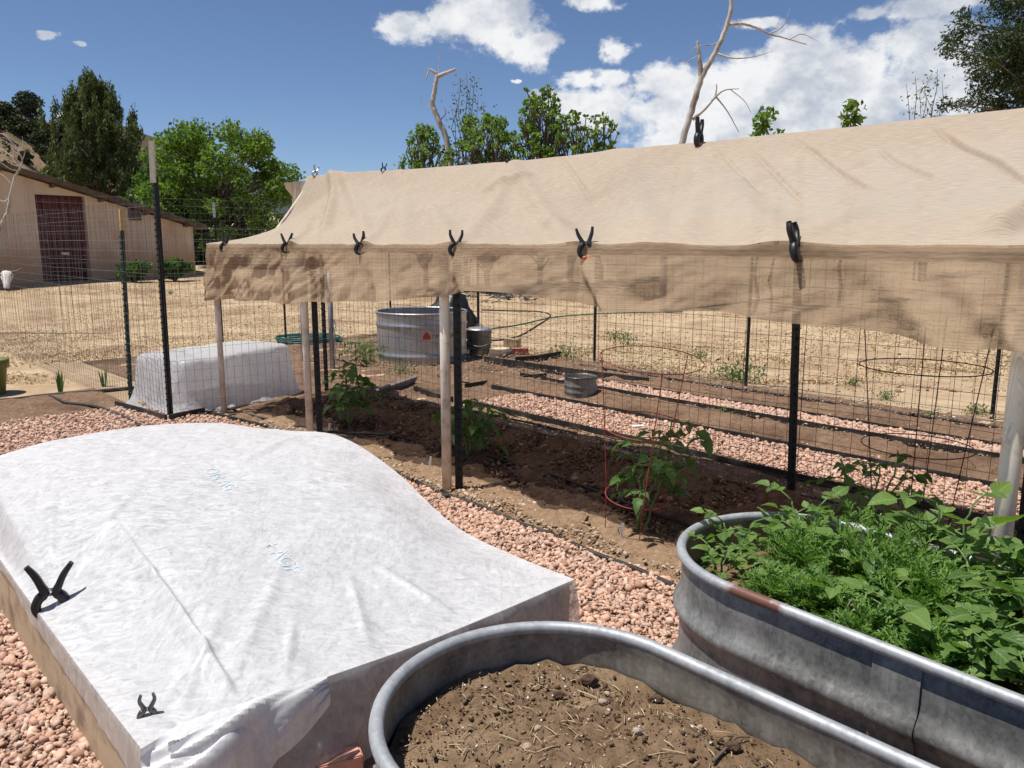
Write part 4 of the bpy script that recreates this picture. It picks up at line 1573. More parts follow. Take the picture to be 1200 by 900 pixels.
    for k in range(1, nC + 1):
        t = k / nC
        z = (EZ + .02) * (1 - t) + bot * t
        big = fbm(S * 1.5, S * 0 + t * 1.0 + 5, oct=2)
        med = fbm(S * 4.2 + .8 * t, S * 0 + t * 2.4, 3, oct=3)
        fine = fbm(S * 12 + t * 4, S * 0 + t * 5, 9, oct=3)
        lft = np.clip((-4.6 - S) / 1.2, 0, 1)
        out_ = (.08 * big + .05 * med * (1 + 2.4 * lft) + .008 * fine * (1 + 4.5 * lft)) * t ** .7
        out_ = out_ + .03 * t
        # loose folds where the light catches
        for (c, wd, amp, tc) in ((-4.95, .16, .09, .8), (-4.35, .10, .09, .9), (-5.6, .14, .08, .7), (-6.4, .2, .08, .7), (-3.55, .11, .11, .6), (-2.47, .075, .13, .8), (-1.04, .12, .13, .7), (-.74, .09, .13, .9)):
            out_ = out_ + amp * np.exp(-((S - c - .35 * (t - tc)) / wd) ** 2) * t ** 1.2
        out_ = out_ * np.clip(pin / .12 + .35 + .3 * t, 0, 1)
        p = Ga(S, 2.985 - out_, z)
        rows.append(p)
    V = np.stack(rows, 0)
    # corner wraps round the end pipe at the left
    Sg = V @ DV
    arcl = np.concatenate([[0], np.cumsum(np.linalg.norm(np.diff(V[:, 600], axis=0), axis=1))])
    uv = np.stack([np.broadcast_to(S[None, :], Sg.shape), np.broadcast_to(arcl[:, None], Sg.shape)], -1).reshape(-1, 2)
    root = empty('shade_cloth', G(-3.4, 3.0, 1.2), 'beige knitted shade cloth draped over the pole frame', 'shade cloth')
    nk_ = nR + nS
    uvg = uv.reshape(V.shape[0], V.shape[1], 2)
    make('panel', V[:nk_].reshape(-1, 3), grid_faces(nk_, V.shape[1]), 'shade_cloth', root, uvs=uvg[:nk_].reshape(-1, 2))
    make('curtain', V[nk_ - 1:].reshape(-1, 3), grid_faces(V.shape[0] - nk_ + 1, V.shape[1]), 'shade_cloth_shaded', root, uvs=uvg[nk_ - 1:].reshape(-1, 2))
    # end flap hanging round the left corner
    n1, n2 = 26, 22
    W = np.linspace(2.99, 3.22, n1)
    T = np.linspace(0, 1, n2)
    Wg, Tg = np.meshgrid(W, T, indexing='ij')
    e = (Wg - 2.99) / .23
    ztop = EZ + .02 + e * .06
    zb = 1.08 + e * .05
    Z = ztop * (1 - Tg) + zb * Tg
    Sx = -7.345 - .045 * Tg - .035 * np.sin(Wg * 32 + Tg * 2) * Tg - .03 * fbm(Wg * 8, Tg * 4, oct=3) * Tg
    Vf = Ga(Sx, Wg, Z)
    uvf = np.stack([Wg, Z], -1).reshape(-1, 2)
    make('end_flap', Vf.reshape(-1, 3), grid_faces(n1, n2), 'shade_cloth_shaded', root, uvs=uvf)
    # bunched end hanging behind the ridge at the left
    n1, n2 = 60, 20
    A = np.linspace(-7.92, -7.15, n1)
    Ag_, Tg = np.meshgrid(A, np.linspace(0, 1, n2), indexing='ij')
    Wf = 4.10 + .22 * fbm(Ag_ * 6.5 + Tg * .8, Tg * .7, 3, oct=3) * (.35 + Tg) + .06 * Tg
    Zf = 2.225 + .03 * fbm(Ag_ * 5, Ag_ * 0, oct=2) - (.34 + .25 * (Ag_ + 7.92) * .5 + .1 * fbm(Ag_ * 4, Ag_ * 0 + 3, oct=2)) * Tg
    make('bunched_end', Ga(Ag_, Wf, Zf).reshape(-1, 3), grid_faces(n1, n2), 'shade_cloth', root, uvs=np.stack([Ag_, Zf], -1).reshape(-1, 2))
    return creases


cloth()


# ------------------------------------------------------------------ spring clamps
def arm_mesh(side, k=1.0, hl=1.0):
    """one arm of a spring clamp, jaw down, handle up; local metres"""
    cl = [(-.012, .0), (-.030, .012), (-.037, .032), (-.030, .054), (-.010, .072), (.004, .08)] if False else None
    pts = np.array([(.014, 0), (.031, .012), (.037, .034), (.028, .056), (.014, .070), (.021, .090), (.034, .120), (.045 * hl, .150)])
    wd = np.array([.014, .021, .025, .026, .025, .020, .018, .013])
    th = np.array([.016, .020, .022, .024, .024, .021, .019, .015])
    P = smooth_path(pts, 21)
    w = np.interp(np.linspace(0, 7, len(P)), np.arange(8), wd)
    t = np.interp(np.linspace(0, 7, len(P)), np.arange(8), th)
    T = np.gradient(P, axis=0)
    T /= np.linalg.norm(T, axis=1)[:, None]
    Nn = np.stack([-T[:, 1], T[:, 0]], 1)
    rows = []
    for i in range(len(P)):
        ring = []
        for a in np.arange(8) * PI / 4 + PI / 8:
            c, s_ = math.cos(a), math.sin(a)
            c = math.copysign(abs(c) ** .6, c); s_ = math.copysign(abs(s_) ** .6, s_)
            q = P[i] + Nn[i] * c * w[i] / 2
            ring.append((side * q[0], s_ * t[i] / 2 * 1.25, q[1]))
        rows += ring
    v = np.array(rows) * k
    f = [tuple(x) for x in grid_faces(len(P), 8, True)]
    f += [tuple(range(8)), tuple((len(P) - 1) * 8 + j for j in range(8))]
    return v, f


def clamp(loc, label, rotz=0.0, tilt=0.0, k=1.0, orange=False, mat='black_plastic', spread=1.0, group=None, name='spring_clamp', pitch=0.0):
    root = empty(name, loc, label, 'clamp', group)
    for sd in (-1, 1):
        v, f = arm_mesh(sd, k, spread)
        arm = make('arm', v, f, mat, root, local=True)
        MB().lathe([(.001, -.004), (.009, -.003), (.010, .003), (.002, .006)], (0, 0, 0), 10).build('jaw_pad', 'orange_pad' if orange else mat, arm, local=True).location = (sd * .014 * k, 0, 0)
        for c in arm.children:
            c.scale = (k * (1.5 if orange else 1),) * 3
    sp = MB()
    a = np.linspace(0, 4 * PI, 28)
    sp.tube(np.stack([.009 * np.cos(a), np.linspace(-.012, .012, 28), .072 + .009 * np.sin(a)], 1) * k, .0022 * k, 5)
    sp.build('spring', 'steel_dark', root, local=True)
    root.rotation_euler = Euler((pitch, tilt, rotz), 'XYZ')
    return root


GRP = 'black clamps holding the cloth along the eave pipe'
for i, (u, v, rz, tl, lb, sp_) in enumerate([(337, 290, -.1, -.05, 'black spring clamp on the eave, second from the left end', 1.0), (425, 297, -.2, -.22, 'black spring clamp on the eave, third from the left end', .8),
                                        (536, 293, .1, .02, 'black spring clamp on the eave above the middle pole', .8), (690, 299, -.1, -.12, 'black spring clamp with wide handles on the eave, right of the middle pole', .9),
                                        (938, 300, .9, .02, 'black spring clamp on the eave above the tall black post', .6), (262, 293, -.6, .15, 'black spring clamp at the left corner of the cloth', .9)]):
    P = on_w(u, v - 3, 2.985)
    s_ = P @ DV
    P = G(s_, 2.975, EZ - .035)
    clamp(P, lb, rz, tl, 1.0 if u != 938 else 1.05, orange=(u == 690), group=GRP, spread=sp_, pitch=-.25)
GRP2 = 'clamps along the ridge of the cloth'
for (u, v, rz, tl, lb, orange, kk, mat) in [(820, 172, 1.0, .05, 'black clamp with orange jaws at the ridge, before the dead tree', True, 1.15, 'black_plastic'), (600, 191, .8, -.05, 'small black clamp with orange jaws at the ridge, before the leafy trees', True, .55, 'black_plastic'),
                                       (463, 197, .3, .2, 'tiny black clamp on the ridge left of the leafy trees', False, .55, 'black_plastic'), (389, 200, .9, .3, 'small silver metal clamp at the left end of the ridge', False, .75, 'steel')]:
    P = on_w(u, v, rearw(-4.2 if u < 700 else -2.9))
    s_ = P @ DV
    clamp(G(s_, rearw(s_) - .012, float(ridge_z(s_)) - (.025 if orange else .015)), lb, rz, tl, kk, orange, mat, .8, GRP2)

# ------------------------------------------------------------------ raised bed and its white fleece
BW0, BW1, BS0, BS1, BT = .57, 2.14, -4.42, -1.97, .30
bed = empty('raised_bed', G((BS0 + BS1) / 2, (BW0 + BW1) / 2), 'pale wooden raised bed frame under the large white cover', 'raised bed')
for (a, b_) in (((BS0, BW0 + .019), (BS1, BW0 + .019)), ((BS0, BW1 - .019), (BS1, BW1 - .019)), ((BS0 + .019, BW0 + .041), (BS0 + .019, BW1 - .041)), ((BS1 - .019, BW0 + .041), (BS1 - .019, BW1 - .041))):
    A, B = G(*a), G(*b_)
    L = np.linalg.norm(B - A)
    o = MB().box((0, 0, BT / 2), (L, .036, BT)).build('plank', 'wood_plank' if a[1] != BW0 + .041 or a[0] < -3 else 'wood_grey', bed, local=True, smooth=False)  # near-end plank takes grey wood: its shade is put into the colour
    mid = (A + B) / 2 - ORG[bed.name]
    o.location = tuple(mid)
    o.rotation_euler = (0, 0, math.atan2((B - A)[1], (B - A)[0]))
for (s_, w_) in ((BS1 - .06, BW0 + .07), (BS1 - .06, BW1 - .07), (BS0 + .06, BW0 + .07), (BS0 + .06, BW1 - .07)):
    MB().box(G(s_, w_, .135), (.06, .06, .27), np.array([DV, NV, [0, 0, 1]]).T).build('corner_post', 'wood_plank', bed, smooth=False)
sheet('raised_bed_soil', BS0 + .04, BS1 - .04, BW0 + .045, BW1 - .045, .20, 'dark_soil', .08, .04, seed=31)

CW = np.array([.57, .625, .75, .95, 1.4, 1.8, 2.14])
CSs = np.array([-4.42, -3.7, -3.2, -2.7, -2.3, -1.97])
CZt = np.array([[.335, .325, .312, .312, .312, .318],
                [.545, .455, .345, .33, .322, .322],
                [.585, .50, .415, .365, .335, .33],
                [.615, .56, .50, .43, .372, .335],
                [.62, .58, .525, .45, .37, .312],
                [.575, .585, .54, .45, .355, .308],
                [.485, .572, .50, .335, .308, .312]])


# loose folds of the fleece: along, across, along, across, height, width
COVER_FOLDS = [(-3.06, .62, -3.5, 1.05, .014, .02), (-3.06, .62, -2.75, 1.0, .012, .02), (-3.1, .60, -3.75, .78, .014, .022), (-2.0, .62, -2.5, 1.0, .014, .02), (-2.0, .75, -2.7, 1.35, .010, .025),
               (-2.0, 1.25, -2.45, 1.45, .012, .018), (-2.0, 1.62, -2.5, 1.55, .012, .02), (-2.02, 2.1, -2.7, 1.6, .014, .025), (-2.6, 2.12, -3.2, 1.7, .012, .03), (-3.9, 2.1, -3.5, 1.5, .014, .03),
               (-4.3, 1.2, -3.6, 1.35, .012, .04), (-2.14, .62, -2.3, .9, .012, .015), (-1.99, .95, -2.3, 1.15, .010, .014), (-1.99, 1.9, -2.25, 1.8, .010, .015)]


def cover_z(w, s):
    w, s = np.asarray(w, float), np.asarray(s, float)

    def interp(ax, q):
        i = np.clip(np.searchsorted(ax, q) - 1, 0, len(ax) - 2)
        f = np.clip((q - ax[i]) / (ax[i + 1] - ax[i]), 0, 1)
        return i, f

    def cub(p0, p1, p2, p3, f):
        return p1 + .5 * f * (p2 - p0 + f * (2 * p0 - 5 * p1 + 4 * p2 - p3 + f * (3 * (p1 - p2) + p3 - p0)))
    i, f = interp(CW, w)
    j, g = interp(CSs, s)
    nW, nS = CZt.shape
    rows = []
    for di in (-1, 0, 1, 2):
        ii = np.clip(i + di, 0, nW - 1)
        rows.append(cub(*[CZt[ii, np.clip(j + dj, 0, nS - 1)] for dj in (-1, 0, 1, 2)], g))
    z = cub(*rows, f)
    e = np.clip(np.minimum.reduce([(w - BW0) / .15, (BW1 - w) / .15, (s - BS0) / .15, (BS1 - s) / .12]), 0, 1)
    wc = .82 + .10 * (BS1 - s) / 1.5
    x_ = (w - wc + .012 * np.sin(s * 3.1)) / .011
    crease = .030 * np.where(x_ < 0, np.exp(-(x_ / 3.2) ** 2), np.exp(-(x_ / .9) ** 2)) * np.clip((s + 3.5) / 1.0, 0, 1) * np.clip((BS1 - .02 - s) / .2, 0, 1)
    wr = .016 * fbm(w * 3.2, s * 2.4, 1, oct=4) + .005 * fbm(w * 14 + s * 5, s * 9, 2, oct=2)
    for (s0, w0, s1, w1, amp, wd) in COVER_FOLDS:
        ax, ay = s1 - s0, w1 - w0
        l2 = ax * ax + ay * ay
        h = ((s - s0) * ax + (w - w0) * ay) / l2
        fade = np.clip(np.minimum(h + .05, 1.05 - h) / .35, 0, 1)
        sd = ((s - s0) * -ay + (w - w0) * ax) / math.sqrt(l2)
        wr = wr + amp * fade * np.exp(-(sd / wd) ** 2)
    # soft pulls running in from the edges
    pl = .010 * np.sin(s * 21 + 3 * fbm(w * 3, s * 3)) * np.exp(-((BW1 - w) / .16) ** 2) + .009 * np.sin(w * 26 + 2 * fbm(w * 4, s * 4)) * np.exp(-((BS1 - s) / .16) ** 2)
    return z + (crease + wr + pl) * e


def fleece_cover():
    root = empty('row_cover', G(-3.2, 1.35, .25), 'large white fleece row cover draped over the raised bed', 'row cover')
    nw, ns = 260, 230
    W, S = np.meshgrid(np.linspace(BW0 - .012, BW1 + .012, nw), np.linspace(BS0 - .012, BS1 + .012, ns), indexing='ij')
    Z = cover_z(np.clip(W, BW0, BW1), np.clip(S, BS0, BS1)) + .004
    V = Ga(S, W, Z)
    # skirt down all four sides, following the border of the top
    bi = [(i, 0) for i in range(nw)] + [(nw - 1, j) for j in range(1, ns)] + [(i, ns - 1) for i in range(nw - 2, -1, -1)] + [(0, j) for j in range(ns - 2, 0, -1)]
    bi = np.array(bi)
    edge = V[bi[:, 0], bi[:, 1]]
    es, ew = edge @ DV, edge @ NV
    nrm = np.zeros_like(edge)
    nrm += (bi[:, 0] == 0)[:, None] * -NV + (bi[:, 0] == nw - 1)[:, None] * NV + (bi[:, 1] == 0)[:, None] * -DV + (bi[:, 1] == ns - 1)[:, None] * DV
    nrm /= np.linalg.norm(nrm, axis=1)[:, None]
    left = bi[:, 0] == 0
    near = bi[:, 1] == ns - 1
    # lower edge: the left side is clipped short over the plank, the other sides reach the gravel
    bottom = np.full(len(edge), .03)
    bottom = np.where(left, np.interp(es, [-4.42, -3.8, -3.5, -3.3, -3.05, -2.6, -2.2, -1.97], [.30, .30, .30, .27, .245, .235, .225, .18]) + .02 * fbm(es * 6, es * 0, oct=2), bottom)
    bottom = np.where(near & (ew < 1.0), np.interp(ew, [.55, .75, 1.0], [.2, .12, .04]), bottom)
    par = np.concatenate([[0], np.cumsum(np.linalg.norm(np.diff(edge, axis=0), axis=1))])
    rows = [edge]
    nk = 14
    for k in range(1, nk + 1):
        t = k / nk
        fold = (.010 * np.sin(par * 30 + 5 * fbm(par * 3, 0 * par)) + .03 * fbm(par * 6, 0 * par + t * .6, oct=3)) * t ** .8
        flare = .006 + .004 * t + np.abs(fold) * np.where(left, .35, np.where(near, 1.5, .8))
        p = edge * 1.0
        crink = (.04 * np.abs(fbm(par * 11 + t * 2, 0 * par + t * 3, 5, oct=3)) + .015 * t ** 3) * t * np.where(left, 0, 1)
        p = p + nrm * (flare * np.where(left, .55, 1) + crink)[:, None]
        p[:, 2] = edge[:, 2] * (1 - t) + bottom * t
        rows.append(p)
    Sk = np.stack(rows, 0)
    nV = nw * ns
    verts = np.concatenate([V.reshape(-1, 3), Sk[1:].reshape(-1, 3)])
    f1 = grid_faces(nw, ns)[:, ::-1]
    m = len(edge)
    first = bi[:, 0] * ns + bi[:, 1]
    idx = np.concatenate([first[None], nV + np.arange(nk * m).reshape(nk, m)], 0)
    ff = []
    for k in range(nk):
        a, b_ = idx[k], idx[k + 1]
        ff.append(np.stack([a, np.roll(a, -1), np.roll(b_, -1), b_], -1))
    top = make('cover_top', V.reshape(-1, 3), f1, 'fleece', root)
    sk = np.concatenate([edge[None], Sk[1:]], 0)
    make('skirt', sk.reshape(-1, 3), grid_faces(nk + 1, m, True), 'fleece_thin', root)
    # bunched fabric at the near corner
    for q, (wA, wB, s0, zt, zb, ou, sd) in enumerate(((.54, .93, -1.965, .345, .12, .10, 1), (.60, 1.06, -1.95, .34, .20, .085, 5))):
        n1, n2 = 44, 22
        Wb, Tb = np.meshgrid(np.linspace(wA, wB, n1), np.linspace(0, 1, n2), indexing='ij')
        e = np.sin((Wb - wA) / (wB - wA) * PI)
        nz = fbm(Wb * 6 + Tb * 1.5, Tb * 1.2, sd, oct=2)
        rdg = np.abs(fbm(Wb * 9 + Tb * 5, Tb * 1.2, sd + 2, oct=2))
        Zb = zt + .008 + .035 * np.sin(Tb * PI) * e - (zt - zb) * Tb ** 1.5 * (.55 + .45 * e) + .05 * nz * Tb + .07 * rdg * np.sin(Tb * PI)
        Sb = s0 + ou * np.sin(Tb * PI * .62) * (.4 + .6 * e) + .05 * nz
        make('bunched_corner', Ga(Sb, Wb, Zb).reshape(-1, 3), grid_faces(n1, n2), 'fleece', root)
    # faint blue print
    def text_on(txt, s0, w0, size, ang):
        cu = bpy.data.curves.new('t', 'FONT')
        cu.body = txt
        cu.size = size
        cu.resolution_u = 3
        ob = bpy.data.objects.new('t', cu)
        COL.objects.link(ob)
        dg = bpy.context.evaluated_depsgraph_get()
        me = ob.evaluated_get(dg).to_mesh()
        import bmesh
        bm = bmesh.new()
        bm.from_mesh(me)
        bmesh.ops.triangulate(bm, faces=bm.faces[:])
        bmesh.ops.subdivide_edges(bm, edges=[e for e in bm.edges if e.calc_length() > .02], cuts=2, use_grid_fill=False)
        bmesh.ops.triangulate(bm, faces=bm.faces[:])
        v = np.array([x.co[:] for x in bm.verts])
        f = [tuple(q.index for q in p.verts) for p in bm.faces]
        bm.free()
        ob.evaluated_get(dg).to_mesh_clear()
        bpy.data.objects.remove(ob)
        c, s_ = math.cos(ang), math.sin(ang)
        ss_ = s0 + v[:, 0] * c - v[:, 1] * s_
        ww_ = w0 + v[:, 0] * s_ + v[:, 1] * c
        zz_ = cover_z(ww_, ss_) + .0058
        make('print', Ga(ss_, ww_, zz_), f, 'blue_print', root, smooth=True)
    q = on_cover(238, 552); text_on('ON AG', *q, .085, -.05)
    q = on_cover(306, 640); text_on('+ AGF', *q, .085, -.05)
    
    return root


def on_cover(u, v):
    r = ray(u, v)
    for k in np.linspace(1.5, 6, 1500):
        P = EYE + r * k
        s_, w_ = P @ DV, P @ NV
        if BS0 < s_ < BS1 and BW0 < w_ < BW1 and P[2] < cover_z(w_, s_):
            return s_, w_
    return -3, 1.5


fleece_cover()
P = G(-3.06, .60, .285)
clamp(P, 'big black spring clamp pinching the white cover to the plank', math.atan2(NV[1], NV[0]) - .35, .04, 1.3, spread=1.2)
P = G(-2.14, .62, .30)
clamp(P, 'small worn metal clamp near the corner of the white cover', math.atan2(NV[1], NV[0]) - .3, .05, .56, mat='steel_dark', name='metal_clamp', spread=.6)


def brick(name, loc, rotz, mat, label, cat='brick', size=(.2, .095, .06), tilt=(0, 0), group=None):
    import bmesh
    bm = bmesh.new()
    bmesh.ops.create_cube(bm, size=1)
    for v in bm.verts:
        v.co = Vector((v.co.x * size[0], v.co.y * size[1], (v.co.z + .5) * size[2]))
    bmesh.ops.bevel(bm, geom=bm.edges[:], offset=.005, segments=2, affect='EDGES')
    bmesh.ops.subdivide_edges(bm, edges=[e for e in bm.edges if e.calc_length() > .05], cuts=5, use_grid_fill=True)
    rr_ = np.random.default_rng(int(abs(loc[0]) * 1000) % 999)
    for v in bm.verts:
        v.co += Vector(rr_.normal(size=3)) * .0009
    me = bpy.data.meshes.new(name)
    bm.to_mesh(me)
    bm.free()
    me.materials.append(MATS[mat])
    o = bpy.data.objects.new(name, me)
    COL.objects.link(o)
    o.location = tuple(map(float, loc))
    o.rotation_euler = (tilt[0], tilt[1], rotz)
    return setp(o, label, cat, group)


P = at(362, 880, .10)
P = P + DV * .05 + NV * .03
brick('brick', (P[0], P[1], .018), GANG + 1.25, 'brick_salmon', 'salmon brick weighing down the white cover beside the near tank', size=(.2, .1, .082))


# ------------------------------------------------------------------ small covered box beyond the wire
def small_cover():
    c = G(-8.0, 3.28)
    root = empty('row_cover', c, 'small white fleece cover shaped like a box behind the wire panel', 'row cover')
    a, b_ = .42, .66
    prof = [(.36, .53), (.3, .53), (.2, .528), (.1, .525), (.03, .52), (.004, .50), (.0, .46), (-.008, .38), (-.02, .26), (-.035, .15), (-.06, .07), (-.10, .022)]
    M = 140
    rows = []
    for k, (ins, z) in enumerate(prof):
        A, B = a - min(ins, a - .02), b_ - min(ins, b_ - .02)
        rad = min(.07, A, B)
        th = np.arange(M) * 2 * PI / M
        cx, sy = np.cos(th), np.sin(th)
        n_ = 9 if ins < .3 else 6
        r = 1 / (np.abs(cx / A) ** n_ + np.abs(sy / B) ** n_) ** (1 / n_)
        t = max(0, (k - 5) / 6)
        r = r + (.016 * np.sin(th * 11 + 4 * fbm(th * 2, th * 0)) + .11 * np.abs(fbm(th * 5 + t * .8, th * 0 + t * .5, 2, oct=3)) + .05 * fbm(th * 3, th * 0 + t, oct=2)) * t + .012 * fbm(th * 6, th * 0 + k * .5, 4, oct=3)
        zz = z + .02 * fbm(cx * 2 + 5, sy * 2 + ins, oct=3) * (1 - t) + .02 * (sy > 0) * (1 - t) * np.abs(sy) + (.03 * fbm(th * 3, th * 0 + 9, oct=2) if k == len(prof) - 1 else 0)
        lx, ly = r * cx, r * sy
        rows.append(Ga(-8.0 + lx * math.cos(.25) - ly * math.sin(.25), 3.28 + lx * math.sin(.25) + ly * math.cos(.25), np.maximum(zz, .02)))
    V = np.concatenate(rows)
    V = np.concatenate([V, [G(-8.0, 3.28, .54)]])
    f = [tuple(q) for q in grid_faces(len(prof), M, True)[:, ::-1]] + [((i + 1) % M, i, len(V) - 1) for i in range(M)]
    make('fleece', V, f, 'fleece_soft', root)
    mb = MB()
    for (sx, sy) in ((-1, -1), (-1, 1), (1, -1), (1, 1)):
        mb.tube([G(-8.0 + sx * .28, 3.28 + sy * .5, 0), G(-8.0 + sx * .28, 3.28 + sy * .5, .44)], .012, 6)
    mb.build('support_frame', 'pvc', root)


small_cover()
rb, rf = ico(3)
rv = rb * (1 + .35 * fbm(rb[:, 0] * 1.5 + 3, rb[:, 1] * 1.5, rb[:, 2] * 1.5, oct=3))[:, None] * np.array([.14, .10, .075])
P = at(178, 478)
setp(make('rock', rv + np.array([P[0], P[1], .05]), [tuple(q) for q in rf], 'rock'), 'tan rock holding the left corner of the small white cover', 'rock')


# ------------------------------------------------------------------ stock tanks
def stadium(r, L, off=0.0, nc=28, ns=14):
    """closed outline; end caps centred at x=0 and x=L"""
    a = np.linspace(PI / 2, 3 * PI / 2, nc)
    p1 = np.stack([(r + off) * np.cos(a), (r + off) * np.sin(a)], 1)
    x = np.linspace(0, L, ns)[1:-1]
    p2 = np.stack([x, np.full(len(x), -(r + off))], 1)
    a = np.linspace(-PI / 2, PI / 2, nc)
    p3 = np.stack([L + (r + off) * np.cos(a), (r + off) * np.sin(a)], 1)
    p4 = np.stack([x[::-1], np.full(len(x), r + off)], 1)
    return np.concatenate([p1, p2, p3, p4])


def oval_tank(loc, rotz, r, L, H, label, rim_mat='galv_rim', patch=None, group=None):
    root = empty('stock_tank', loc, label, 'stock tank', group, rotz)
    zs = np.concatenate([[0, .012], np.linspace(.03, H - .02, 46), [H]])
    bead = lambda z: .024 * np.exp(-((z - .42) / .032) ** 2) + .024 * np.exp(-((z - .20) / .034) ** 2) - .008 * np.exp(-((z - H) / .03) ** 2)

    def shell(off):
        rows = []
        for z in zs:
            p = stadium(r, L, bead(z) + off)
            d = .0035 * fbm(p[:, 0] * 4, p[:, 1] * 4, z * 5, oct=2)
            c = np.stack([np.clip(p[:, 0], 0, L), np.zeros(len(p))], 1)
            u_ = (p - c) / np.linalg.norm(p - c, axis=1)[:, None]
            p = p + u_ * d[:, None]
            rows.append(np.column_stack([p, np.full(len(p), z)]))
        return np.concatenate(rows), len(rows[0])
    vo, m = shell(0)
    vi, _ = shell(-.004)
    fo = grid_faces(len(zs), m, True)
    o = make('wall', vo, [tuple(q) for q in fo[:, ::-1]], 'galv', root, local=True)
    make('inner_wall', vi, [tuple(q) for q in fo], 'galv_inner', o, local=True)
    make('floor', np.column_stack([stadium(r, L, -.002), np.full(m, .014)]), [tuple(range(m))], 'galv', root, local=True)
    p = stadium(r, L, .002, 40, 30)
    MB().tube(np.column_stack([p, np.full(len(p), H)]), .0165, 12, closed=True).build('rim', rim_mat, root, local=True)
    # welded overlap seam with a strip, on the long side
    if patch is not None:
        x0, x1, sgn = patch
        zz = np.linspace(.32, H - .02, 16)
        V = []
        for z in zz:
            for x in np.linspace(x0, x1, 5):
                V.append((x, sgn * (r + bead(z) + .0045), z))
        make('seam_patch', V, grid_faces(16, 5)[:, ::(1 if sgn < 0 else -1)], 'galv', o, local=True)
    return root


tank_a = oval_tank(tuple(G(-1.105, 1.155)), GANG, .385, 1.25, .585, 'near oval galvanised tank of bare soil', group='oval galvanised tanks')
tank_b = oval_tank(tuple(G(-1.14, 2.35)), GANG - .06, .385, 1.35, .60, 'oval galvanised tank crowded with green plants', rim_mat='galv_rust', patch=(.425, .545, -1), group='oval galvanised tanks')
# the rusty spot of the rim lies here (pixel 877,704)
P = at(877, 704, .605)
lp = Matrix.Rotation(-(GANG - .06), 3, 'Z') @ Vector((P - np.append(G(-1.14, 2.35)[:2], 0)))
for nd in MATS['galv_rust'].node_tree.nodes:
    if nd.type == 'VECT_MATH' and nd.operation == 'DISTANCE':
        nd.inputs[1].default_value = (lp.x, lp.y, .605)


def tank_soil(name, loc, rotz, r, L, z, label, seed):
    """soil heaped inside a tank: rings from the outline in to the spine"""
    K = 26
    rows = []
    for k in range(K):
        f = max(.0004, 1 - k / (K - 1))
        rr_ = (r - .008) * f
        p = stadium(rr_, L, 0, 28, 40)
        zz = z + .035 * fbm(p[:, 0] * 3.5, p[:, 1] * 3.5, seed, oct=3) + .026 * fbm(p[:, 0] * 22, p[:, 1] * 22, seed + 1, oct=3) + .02 * (1 - f) * .5
        rows.append(np.column_stack([p, zz]))
    V = np.concatenate(rows)
    m = len(rows[0])
    o = make(name, V, grid_faces(K, m, True), 'potting_soil', origin=(0, 0, 0))
    o.location = loc
    o.rotation_euler = (0, 0, rotz)
    return setp(o, label, 'soil', kind='stuff')


LA, LB = tuple(G(-1.105, 1.155)), tuple(G(-1.14, 2.35))
tank_soil('potting_soil', LA, GANG, .385, 1.25, .475, 'bare brown potting soil filling the near tank', 3)
tank_soil('potting_soil', LB, GANG - .06, .385, 1.35, .485, 'dark soil beneath the plants in the planted tank', 8)


def soil_z(x, y):
    return .475 + .035 * fbm(x * 3.5, y * 3.5, 3, oct=3) + .026 * fbm(x * 22, y * 22, 4, oct=3) + .008


def tank_xy(n, rng, r, L, m=.03):
    x = rng.uniform(-r, L + r, n * 2)
    y = rng.uniform(-r, r, n * 2)
    d = np.hypot(x - np.clip(x, 0, L), y)
    k = d < r - m
    return x[k][:n], y[k][:n]


def tank_world(x, y, z, loc=LA, rot=GANG):
    c, s_ = math.cos(rot), math.sin(rot)
    return np.stack([loc[0] + x * c - y * s_, loc[1] + x * s_ + y * c, z], -1)


x, y = tank_xy(13000, R, .385, 1.25)
P = tank_world(x, y, soil_z(x, y))
stones('soil_crumbs', P, R.gamma(1.5, .0014, len(P)).clip(.0008, .009), 'soil_bits', np.array([(.12, .075, .045), (.2, .13, .08), (.09, .055, .032), (.3, .21, .14), (.16, .10, .06), (.24, .16, .10)]), 0, label='small crumbs over the bare soil of the near tank', cat='soil', sink=.3)
x, y = tank_xy(650, R, .385, 1.25)
k = R.random(len(x)) < np.clip(.25 + .9 * (x < .1), 0, 1)
x, y = x[k], y[k]
P = tank_world(x, y, soil_z(x, y) + .001)
stones('perlite', P, R.gamma(4, .0007, len(P)).clip(.0012, .0045), 'soil_bits', np.array([(.8, .78, .74), (.7, .66, .6), (.62, .5, .36)]), 0, label='white perlite grains speckling the bare soil', cat='perlite', sink=.2)
# straw and bark slivers
n = 1100
x, y = tank_xy(n, R, .385, 1.25, .05)
k = R.random(len(x)) < np.where(x < .15, .95, .35)
x, y = x[k], y[k]
mb = MB()
for i in range(len(x)):
    p = tank_world(x[i], y[i], soil_z(x[i], y[i]) + .004)
    a = R.uniform(0, PI)
    l = R.gamma(1.8, .006)
    d = np.array([math.cos(a), math.sin(a), R.normal() * .12]) * l
    mb.tube([p - d, p + np.array([0, 0, .002]), p + d], R.uniform(.0006, .0016), 4)
setp(mb.build('straw_bits', 'dry_fleck'), 'pale straw slivers strewn on the bare soil', 'straw', kind='stuff')


def lump(name, x, y, r, mat, label, seed, cat, squash=.8, group=None):
    v, f = ico(3)
    v = v * (1 + .55 * fbm(v[:, 0] * 1.8 + seed, v[:, 1] * 1.8, v[:, 2] * 1.8, oct=4))[:, None] * np.array([r, r * .8, r * squash])
    p = tank_world(np.array(x), np.array(y), float(soil_z(np.array(x), np.array(y))) + r * squash * .45)
    return setp(make(name, v + p, [tuple(q) for q in f], mat), label, cat, group)


